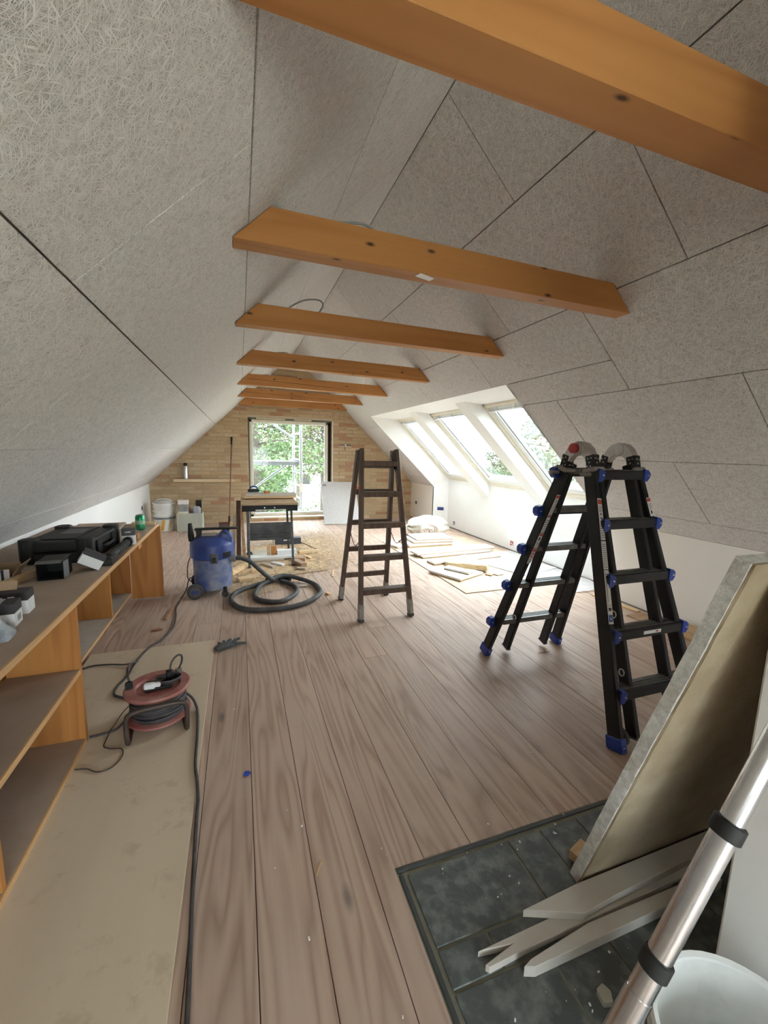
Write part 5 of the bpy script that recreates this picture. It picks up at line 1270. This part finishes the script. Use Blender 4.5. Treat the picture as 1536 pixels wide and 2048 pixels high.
for key, RL, zs in (('F', OUT_F, (0.232, 0.475, 0.715, 0.962, 1.195)), ('B', OUT_B, (0.235, 0.497, 0.740, 0.975, 1.195))):
    yo = -0.028 if key == 'F' else 0.028
    for z in zs:
        p, q = lerp(*RL[0], z)+Vector((0, yo, 0)), lerp(*RL[1], z)+Vector((0, yo, 0))
        c = (p+q)/2; L_ = (q-p).length
        rg = MB().obox(c, (L_+0.01, 0.030, 0.046)).build('rung', BLACKM, ml, bevel=0.004, world=True)
        yi = -yo*1.5
        MB().obox(c+Vector((0, yi*0.9, 0.008)), (L_-0.04, 0.045, 0.030)).build('tread_plate', DG, rg, bevel=0.003, world=True)
        for k in range(3):
            MB().obox(c+Vector((0, yi*0.45+(k-1)*0.016, 0.0245)), (L_-0.05, 0.006, 0.003)).build('tread_rib', DG, rg, world=True)
        for sx, pt in ((-1, p), (1, q)):
            ox = 0.024 if key == 'F' else (-0.034 if sx < 0 else 0.02)
            bx_ = pt.x+ox
            MB().prism([(-0.020, -0.034), (0.006, -0.030), (0.020, -0.012), (0.020, 0.014), (0.006, 0.026), (-0.020, 0.032)] if (ox > 0) else [(0.020, 0.032), (-0.006, 0.026), (-0.020, 0.014), (-0.020, -0.012), (-0.006, -0.030), (0.020, -0.034)],
                       lambda u, w, t, bx_=bx_, pt=pt: (bx_+u, pt.y+t, pt.z+w), -0.020, 0.020).build('rung_bracket', LBLUE, rg, bevel=0.0018, world=True)
            MB().cyl((bx_+0.004, pt.y-0.024, pt.z), (bx_+0.004, pt.y-0.019, pt.z), 0.004, n=8).build('bolt', ALU, rg, world=True)
# rungs of the inner section and ring pins
for RL, zs in ((IN_F, (0.30, 0.55)), (IN_B, (0.26, 0.50))):
    for z in zs:
        for i in (0, 1):
            c = lerp(*RL[i], z)
            MB().tube([(c.x+(-0.016 if i == 0 else 0.016), c.y+0.013*math.cos(a), c.z+0.016*math.sin(a)) for a in [2*math.pi*k/14 for k in range(14)]], 0.003, 6, True).build('lock_ring', ALU, ml, smooth=True, world=True)
# hinges
HST = plain('cast_aluminium', (0.55, 0.53, 0.50), (0.42, 0.40, 0.38), 0.38, 0.9, 25)
for i, (xh, sx) in enumerate(((1.648, -1), (1.918, 1))):
    ym, zt = 1.681, 1.310
    cen = MB()
    arch = [(-0.060, 1.252), (-0.105, 1.272), (-0.072, 1.325), (-0.040, 1.350), (0.0, 1.358), (0.040, 1.350), (0.072, 1.325), (0.105, 1.272), (0.060, 1.252), (0.040, 1.278), (0.018, 1.290), (-0.018, 1.290), (-0.040, 1.278)]
    quads = [(0, 1, 2, 12), (12, 2, 3, 11), (11, 3, 4, 10), (10, 4, 5, 9), (9, 5, 6, 8)]
    quads = [(0, 1, 2, 12), (12, 2, 3, 11), (11, 3, 4), (11, 4, 10), (10, 4, 5), (10, 5, 6, 9), (9, 6, 7, 8)]
    vs = [(xh-0.020, ym+u, w) for u, w in arch]+[(xh+0.020, ym+u, w) for u, w in arch]
    n_ = len(arch)
    fs = [q for q in quads]+[tuple(k+n_ for k in q[::-1]) for q in quads]+[(k, (k+1) % n_, n_+(k+1) % n_, n_+k) for k in range(n_)]
    hg = cen.add(vs, fs).build('hinge', HST, ml, bevel=0.003, world=True)
    MB().cyl((xh-0.024, ym, 1.322), (xh+0.024, ym, 1.322), 0.036, n=24).build('hinge_disc', HST, hg, bevel=0.003, smooth=True, world=True)
    for k in (-1, 1):
        p0 = Vector((xh, ym+k*0.076, 1.290)); p1 = Vector((xh, ym+k*0.092, 1.218))
        MB().bar(p0, p1, 0.044, 0.050, (0, 1, 0)).build('rail_sleeve', BLACKM, hg, bevel=0.004, world=True)
        for (du, dz) in ((-0.010, 0.022), (0.010, 0.018), (0.0, 0.0), (-0.010, -0.018), (0.010, -0.020)):
            cx, cy, cz = xh, (p0.y+p1.y)/2+du, (p0.z+p1.z)/2+dz
            MB().cyl((xh-0.0235, cy, cz), (xh-0.0215, cy, cz), 0.0032, n=8).build('rivet', ALU, hg, world=True)
            MB().cyl((xh+du, p0.y-0.030+k*0.006, cz), (xh+du, p0.y-0.022+k*0.006, cz), 0.0032, n=8).build('rivet', ALU, hg, world=True)
        MB().bar((xh, ym+k*0.090, 1.228), (xh, ym+k*0.096, 1.204), 0.076, 0.076, (0, 1, 0)).build('collar', plain('grey_collar', (0.30, 0.28, 0.26), None, 0.5, 0.3), ml, bevel=0.006, world=True)
    MB().cyl((xh+sx*0.022, ym, 1.322), (xh+sx*0.036, ym, 1.322), 0.032, n=22).build('hinge_cap', HST, hg, bevel=0.003, smooth=True, world=True)
    MB().cyl((xh+sx*0.036, ym, 1.322), (xh+sx*0.060, ym, 1.322), 0.025, n=22).build('red_button', RED, hg, bevel=0.004, smooth=True, world=True)
for sx, xx in ((-1, 1.588), (1, 1.985)):
    for yy in (1.575, 1.79):
        MB().obox((xx, yy, 1.196), (0.07, 0.022, 0.020)).build('top_peg', MATS['grey_collar'], ml, bevel=0.008, world=True)
# wheel
MB().cyl((1.580, 1.236, 0.040), (1.606, 1.236, 0.040), 0.040, n=24).build('wheel', RUBBER, ml, bevel=0.006, smooth=True, world=True)
MB().cyl((1.576, 1.236, 0.040), (1.581, 1.236, 0.040), 0.022, n=18).build('wheel_hub', plain('dark_red', (0.16, 0.02, 0.02), None, 0.5), ml, smooth=True, world=True)
# stickers on the rails
def sticker(rail, RL, i, z0, z1, w, mats, side=-1, off=0.0):
    a, b = RL[i]
    y = (Vector(b)-Vector(a)).normalized(); x = Vector((1, 0, 0)); nrm = x.cross(y)
    nrm = -nrm if nrm.y > 0 else nrm
    nrm.normalize()
    def st(nm, za, zb, wd, m, lift, dx=0.0):
        p, q = lerp(a, b, za), lerp(a, b, zb)
        o_ = nrm*(0.0358+lift)+Vector((dx+off, 0, 0))
        return MB().bar(p+o_, q+o_, wd, 0.0008, nrm).build(nm, m, rail, world=True)
    s0 = st('sticker', z0, z1, w, WHITEL, 0.0)
    for (f0, f1, m, ww, dx) in mats:
        st('sticker_print', z0+(z1-z0)*f0, z0+(z1-z0)*f1, w*ww, m, 0.0009, dx)
lines = lambda f0, f1, n: [(f0+(f1-f0)*k/n, f0+(f1-f0)*(k+0.45)/n, GREYINK, 0.78, 0.0) for k in range(n)]
sticker(rails['F0'], OUT_F, 0, 0.885, 1.075, 0.026, [(0.86, 0.97, REDINK, 0.86, 0)]+lines(0.05, 0.42, 7)+[(0.50, 0.54, INK, 0.25, 0), (0.60, 0.64, INK, 0.25, 0)]+lines(0.68, 0.83, 3))
sticker(rails['F0'], OUT_F, 0, 0.755, 0.88, 0.028, lines(0.06, 0.94, 12))
sticker(rails['F0'], OUT_F, 0, 0.520, 0.752, 0.028, [(0.04, 0.17, BLUEINK, 0.8, 0), (0.08, 0.11, WHITEL, 0.3, 0.0), (0.24, 0.30, INK, 0.6, 0), (0.40, 0.95, GREYINK, 0.16, -0.006)]+lines(0.32, 0.38, 2))
sticker(rails['F1'], OUT_F, 1, 0.985, 1.075, 0.026, [(0.78, 0.96, REDINK, 0.86, 0), (0.12, 0.30, INK, 0.34, 0)]+lines(0.36, 0.72, 4))
sticker(rails['B0'], OUT_B, 0, 0.960, 1.085, 0.024, [(0.84, 0.97, REDINK, 0.86, 0), (0.02, 0.08, REDINK, 0.86, 0)]+lines(0.12, 0.80, 8))
sticker(rails['B0'], OUT_B, 0, 0.865, 0.955, 0.024, lines(0.08, 0.92, 6))
sticker(rails['B0'], OUT_B, 0, 0.770, 0.860, 0.026, [(0.82, 0.97, REDINK, 0.88, 0), (0.52, 0.74, INK, 0.4, 0)]+lines(0.08, 0.45, 4))
sticker(rails['B0'], OUT_B, 0, 0.670, 0.765, 0.026, [(0.82, 0.97, REDINK, 0.88, 0), (0.42, 0.74, REDINK, 0.6, 0), (0.48, 0.68, WHITEL, 0.35, 0)]+lines(0.08, 0.34, 3))
MB().box((1.76, 1.3115, 0.468), (1.87, 1.3125, 0.484)).build('rung_sticker', WHITEL, ml, world=True)
MB().box((1.835, 1.3107, 0.473), (1.852, 1.3114, 0.480)).build('sticker_print', REDINK, ml, world=True)

# ------------------------------------------------------------------ boards and things on the hearth
ZHT = 0.004
INSB = plain('pressed_insulation_face', (0.36, 0.28, 0.18), (0.44, 0.36, 0.25), 0.95, scale=10, bstr=0.5, bscale=110)
CEMW = plain('cement_wool_edge', (0.74, 0.73, 0.69), (0.50, 0.49, 0.45), 0.95, scale=60, bstr=0.7, bscale=160)
lb = thing('insulation_panel', 'thick insulation panel with grey wood wool edge leaning on the white chimney', 'panel', (1.2, 0.81, ZHT))
# lower edge near y=0.80, upper edge rests on the chimney at y=0.48, z=1.08
pb, pt_ = Vector((0, 0.802, 0.0032)), Vector((0, 0.490, 1.085))
d = (pt_-pb).normalized(); nrm = Vector((0, d.z, -d.y)); nrm = nrm if nrm.y > 0 else -nrm   # away from camera, upward
L_ = (pt_-pb).length
def slabpart(nm, x0, x1, s0, s1, h0, h1, mat, jag=0.0):
    mb = MB(); rj = random.Random(6)
    n = 26
    vs = []
    for k in range(n+1):
        s_ = s0+(s1-s0)*k/n
        e = rj.uniform(-jag, jag)
        for xx, hh in ((x0+e, h0), (x1, h0), (x1, h1), (x0+rj.uniform(-jag, jag), h1)):
            p = pb+d*s_+nrm*hh; vs.append((xx, p.y, p.z))
    fs = [(0, 1, 2, 3), (4*n+3, 4*n+2, 4*n+1, 4*n)]
    for k in range(n):
        for j in range(4): fs.append((4*k+j, 4*k+(j+1) % 4, 4*k+4+(j+1) % 4, 4*k+4+j))
    return mb.add(vs, fs).build(nm, mat, lb, world=True)
slabpart('insulation_core', 0.935, 1.66, 0.0, L_, 0.0, 0.006, INSB, 0.002)
slabpart('wood_wool_layer', 0.930, 1.665, 0.0, L_, 0.006, 0.036, CEMW, 0.0025)
def hboard(nm, lab, cat, poly, z0, th, mat, tilt=0.0):
    o = MB().prism(poly, fz, 0.0, th).build(nm, mat, None, bevel=0.0015)
    cx = sum(p[0] for p in poly)/len(poly); cy = sum(p[1] for p in poly)/len(poly)
    me = o.data
    for v in me.vertices: v.co.x -= cx; v.co.y -= cy
    o.location = (cx, cy, z0); o.rotation_euler = (0, tilt, 0)
    return tag(o, lab, cat)
WPW = plain('white_painted_board', (0.62, 0.58, 0.52), (0.52, 0.47, 0.41), 0.7, scale=6)
hboard('painted_board', 'white painted board with a slanted end lying on the hearth planks', 'board', [(0.705, 0.772), (0.86, 0.712), (1.0, 0.722), (1.52, 0.735), (1.52, 0.782), (0.90, 0.782)], 0.0228, 0.024, WPW, 0.0)
hboard('split_plank', 'narrow white plank with a forked split end under the painted board', 'plank', [(0.545, 0.742), (0.64, 0.728), (0.548, 0.712), (0.556, 0.703), (0.68, 0.708), (1.40, 0.712), (1.40, 0.748), (0.80, 0.748)], 0.0030, 0.020, WPW, 0.0)
hboard('moulded_plank', 'narrow white moulded plank lying foremost on the hearth', 'plank', [(0.632, 0.672), (0.66, 0.662), (1.34, 0.660), (1.34, 0.690), (0.86, 0.698), (0.66, 0.680)], 0.0030, 0.032, WPW, 0.0)
flatboard('packing_block', 'tan wood block wedged at the foot of the leaning insulation panel', 'block', (1.01, 0.868, 0.0180), (0.07, 0.05, 0.03), 0.3, PINEX)
scrap('plaster_crumb', 'pale plaster crumb on the slate tiles', 'crumb', (0.79, 0.575, ZHT), [(-0.016, -0.012), (0.006, -0.018), (0.018, 0.0), (0.010, 0.018), (-0.012, 0.014)], 0.018, plain('plaster_crumb', (0.45, 0.42, 0.34), None, 0.9))
# bucket
bu = thing('bucket', 'white plastic bucket with a wire handle standing before the chimney', 'bucket', (0.795, 0.305, ZHT))
BW = plain('worn_white_plastic', (0.66, 0.66, 0.63), (0.46, 0.46, 0.43), 0.55, scale=8, amt=(0.5, 0.8))
MB().lathe([(0.118, 0.0), (0.146, 0.285), (0.142, 0.285), (0.114, 0.008)], n=40).build('wall', BW, bu, smooth=True)
MB().lathe([(0.146, 0.245), (0.154, 0.248), (0.155, 0.286), (0.150, 0.292), (0.142, 0.288), (0.141, 0.27)], n=40, cap0=False, cap1=False).build('rim', BW, bu, smooth=True)
MB().lathe([(0.115, 0.03), (0.05, 0.036), (0.0, 0.03)], n=24, cap0=False, cap1=False).build('mortar_residue', plain('grey_residue', (0.33, 0.30, 0.25), (0.25, 0.22, 0.17), 0.95), bu, smooth=True)
hp = [(0.158*math.cos(a)-0.0, 0.158*math.sin(a)*1.0, 0.265-0.10*max(0, math.sin((a-1.9)/2.6*math.pi))) for a in [1.9+2.6*k/16 for k in range(17)]]
MB().tube(hp, 0.0035, 8).build('wire_handle', STEEL, bu, smooth=True)
# steel pole
po = thing('telescopic_pole', 'polished steel telescopic pole leaning on the white chimney', 'pole', (0.335, 0.377, ZHT))
pa, pe = Vector((0.342, 0.377, ZHT+0.004)), Vector((0.985, 0.3396, 1.2281))
def pl(t): return pa+(pe-pa)*t
zt_ = lambda z: (z-pa.z)/(pe.z-pa.z)
MB().cyl(pl(0), pl(zt_(0.45)), 0.0195, n=24).build('lower_tube', STEEL, po, smooth=True, world=True)
MB().cyl(pl(zt_(0.45)), pl(zt_(0.70)), 0.0180, n=24).build('middle_tube', STEEL, po, smooth=True, world=True)
MB().cyl(pl(zt_(0.70)), pl(1), 0.0165, n=24).build('upper_tube', STEEL, po, smooth=True, world=True)
for z in (0.497, 0.710):
    MB().cyl(pl(zt_(z-0.012)), pl(zt_(z+0.012)), 0.0225, n=24).build('collar', BLACK, po, bevel=0.002, smooth=True, world=True)
MB().cyl(pl(0)-Vector((0, 0, 0.003)), pl(0.02), 0.022, n=20).build('rubber_foot', RUBBER, po, smooth=True, world=True)

# ------------------------------------------------------------------ outside
gr = MB().box((-90, -90, -2.9), (90, 120, -2.8)).build('ground', plain('dry_ground', (0.55, 0.53, 0.46), (0.44, 0.45, 0.34), 0.95, scale=0.5)); struct(gr)
# scaffold
sc_ = thing('scaffold', 'silver aluminium scaffold tower standing outside the gable window', 'scaffold', (1.13, 8.7, -2.8))
ALUW = plain('scaffold_aluminium', (0.20, 0.21, 0.22), (0.15, 0.16, 0.17), 0.45, 0.7, 12)
for (xx, yy) in ((1.165, 8.40), (1.105, 9.10), (-1.0, 8.40), (-1.0, 9.10)):
    MB().cyl((xx, yy, -2.8), (xx, yy, 2.9), 0.027, n=14).build('standard', ALUW, sc_, smooth=True, world=True)
MB().cyl((1.165, 8.40, 0.42), (1.165, 8.40, 0.60), 0.0285, n=14).build('red_clamp', plain('faded_red_paint', (0.50, 0.22, 0.17), None, 0.6), sc_, smooth=True, world=True)
for xx2 in (0, 1):
    k = 0
    z = -2.6
    while z < 2.8:
        a = (1.165, 8.40, z) if xx2 == 0 else (-1.0, 8.40, z); b = (1.105, 9.10, z) if xx2 == 0 else (-1.0, 9.10, z)
        MB().cyl(a, b, 0.022, n=12).build('rung', ALUW, sc_, smooth=True, world=True)
        z += 0.262
MB().box((-1.0, 8.44, 0.955), (1.13, 9.06, 1.035)).build('platform', ALUW, sc_, bevel=0.004, world=True)
MB().cyl((0.45, 9.10, 1.95), (1.108, 9.10, 1.50), 0.024, n=12).build('brace', ALUW, sc_, smooth=True, world=True)
MB().cyl((0.95, 9.10, 0.93), (0.10, 9.10, 0.32), 0.024, n=12).build('brace', ALUW, sc_, smooth=True, world=True)
MB().cyl((0.10, 9.10, 0.32), (-1.0, 9.10, -0.45), 0.024, n=12).build('brace', ALUW, sc_, smooth=True, world=True)
MB().cyl((-1.0, 8.40, 0.10), (1.165, 8.40, 0.10), 0.024, n=12).build('ledger', ALUW, sc_, smooth=True, world=True)
# trees
BARK = plain('bark', (0.045, 0.035, 0.028), (0.08, 0.065, 0.05), 0.95, scale=6, bstr=0.5)
def leafmat(name, a, b):
    m, nt, bs_ = nodes(name)
    bs_.inputs['Roughness'].default_value = 0.6
    geo = N(nt, 'ShaderNodeNewGeometry')
    n_ = noise(nt, geo.outputs['Position'], 1.6, 3)
    c = mixc(nt, ramp(nt, n_, [(0.35, g(0.0)), (0.65, g(1.0))]), a, b)
    nt.links.new(c, bs_.inputs['Base Color'])
    bs_.inputs['Transmission Weight'].default_value = 0.0
    return m
LF1 = leafmat('fir_leaves', (0.030, 0.062, 0.014), (0.065, 0.110, 0.028))
LF2 = leafmat('pine_leaves', (0.052, 0.062, 0.022), (0.110, 0.095, 0.040))
LF3 = leafmat('broad_leaves', (0.040, 0.075, 0.030), (0.075, 0.115, 0.050))
def tree(name, lab, base, h_, rad, crown0, mat, seed, nb=26, nl=120, leaf=0.13, trunk=0.16):
    rt = random.Random(seed)
    t = thing(name, lab, 'tree', base)
    tr = [(rt.uniform(-0.1, 0.1)*k/4, rt.uniform(-0.1, 0.1)*k/4, h_*0.97*k/6) for k in range(7)]
    MB().tube(spline(tr, 3), [max(trunk*(1-0.85*i/18), 0.02) for i in range(19)], 8).build('trunk', BARK, t, smooth=True)
    bm_ = MB(); lv = MB()
    for i in range(nb):
        z = crown0+(h_-crown0)*(i+0.5)/nb
        a = i*2.4+rt.uniform(-0.4, 0.4)
        prof = math.sin(min(1.0, (z-crown0)/(h_-crown0)*0.9+0.12)*math.pi)**0.7
        L2 = rad*max(0.25, prof)*rt.uniform(0.7, 1.1)
        p0 = Vector((0, 0, z)); p1 = Vector((L2*0.55*math.cos(a), L2*0.55*math.sin(a), z+0.08*L2)); p2 = Vector((L2*math.cos(a+0.15), L2*math.sin(a+0.15), z+rt.uniform(-0.05, 0.3)*L2))
        P = spline([p0, p1, p2], 4)
        bm_.tube(P, [max(0.035*(1-k/len(P)), 0.008) for k in range(len(P))], 5)
        for _ in range(int(nl*1.9)):
            s_ = rt.uniform(0.25, 1.05)
            q = p0+(p2-p0)*s_
            q = q+Vector((rt.gauss(0, 0.20), rt.gauss(0, 0.20), rt.gauss(0.02, 0.13)))*(0.55+rad*0.22)
            v = Vector((rt.gauss(0, 1), rt.gauss(0, 1), rt.gauss(0, 0.7))).normalized()
            w = v.cross(Vector((rt.gauss(0, 1), rt.gauss(0, 1), rt.gauss(0, 1)))).normalized()
            l_ = leaf*0.66*rt.uniform(0.6, 1.3)
            lv.add([q, q+v*l_*0.5+w*l_*0.28, q+v*l_, q+v*l_*0.5-w*l_*0.28], [(0, 1, 2, 3)])
    bm_.build('branches', BARK, t, smooth=True)
    tag(lv.build('foliage', mat, t), None, None, None, 'stuff')
    return t
tree('fir_tree', 'dense bright green tree close behind the scaffold', (0.45, 12.6, -2.8), 7.4, 2.1, 1.4, LF1, 1, 40, 190, 0.18, 0.32)
tree('pine_tree', 'thin yellowish pine with a bare trunk beside the scaffold', (2.75, 14.6, -2.8), 5.6, 1.5, 3.1, LF2, 2, 24, 150, 0.15, 0.12)
tree('pine_tree', 'tall olive pine standing behind the thin pine', (2.6, 19.5, -2.8), 9.0, 2.4, 3.4, LF2, 3, 34, 180, 0.22, 0.18)
tree('shrub', 'low green shrub at the foot of the scaffold', (1.2, 16.6, -2.8), 2.9, 1.2, 0.3, LF3, 4, 20, 140, 0.15, 0.06)
tree('shrub', 'low yellow-green shrub beside the thin pine', (4.3, 18.0, -2.8), 2.9, 1.2, 0.3, LF2, 14, 20, 140, 0.15, 0.06)
tree('fir_tree', 'blue-green tree standing beyond the thin pine', (5.3, 22.5, -2.8), 7.6, 2.2, 1.0, LF3, 6, 34, 160, 0.22, 0.2)
tree('fir_tree', 'dark tall tree far behind the dense bright one', (0.3, 24.0, -2.8), 9.5, 3.0, 1.0, LF1, 16, 40, 180, 0.26, 0.3)
tree('garden_tree', 'leafy tree seen through the roof window beside the near jamb', (9.0, 10.6, -2.8), 5.4, 1.9, 1.2, LF3, 5, 30, 150, 0.17, 0.16)
tree('garden_tree', 'leafy tree seen low through the middle roof window', (10.5, 15.0, -2.8), 4.4, 1.6, 1.0, LF3, 8, 26, 140, 0.17, 0.14)
hs_ = thing('house', 'white low house far beyond the trees', 'house', (7.2, 38.0, -2.8))
MB().box((-3.0, 0, 0), (4.0, 5, 2.2)).build('walls', plain('white_render', (0.80, 0.79, 0.76), None, 0.8), hs_)
MB().prism([(-0.3, 2.2), (5.3, 2.2), (2.5, 3.6)], lambda u, w, t: (t, u, w), -3.2, 4.2).build('roof', plain('grey_roof', (0.30, 0.30, 0.32), None, 0.8), hs_)
for xx in (-2.0, 0.2, 2.2): MB().box((xx, -0.03, 0.9), (xx+0.9, 0.0, 1.8)).build('window', BLACK, hs_)

# plaster crumbs scattered over the floor and the slate
cm = MB(); rc = random.Random(33)
for _ in range(150):
    cx, cy = rc.uniform(-0.1, 2.4), rc.uniform(0.5, 3.6)
    if rc.random() < 0.45: cx, cy = rc.uniform(0.5, 1.1), rc.uniform(0.5, 1.1)
    if (cx > 1.85 and cy > 3.1) or (cx < 1.05 and cy > 3.15) or (0.5 < cx < 1.6 and 0.65 < cy < 0.84) or (0.95 < cx < 1.6 and cy < 0.92): continue
    zz = 0.0036 if (HX0 < cx < HX1 and cy < HY1) else 0.0003
    s_ = rc.uniform(0.0012, 0.0045)
    cm.obox((cx, cy, zz+s_*0.4), (s_*rc.uniform(0.8, 2), s_, s_*0.8), rotz(rc.uniform(0, 3)))
tag(cm.build('plaster_crumbs', WHITE, None), 'tiny white plaster crumbs scattered on planks and slate', 'crumbs', None, 'stuff')
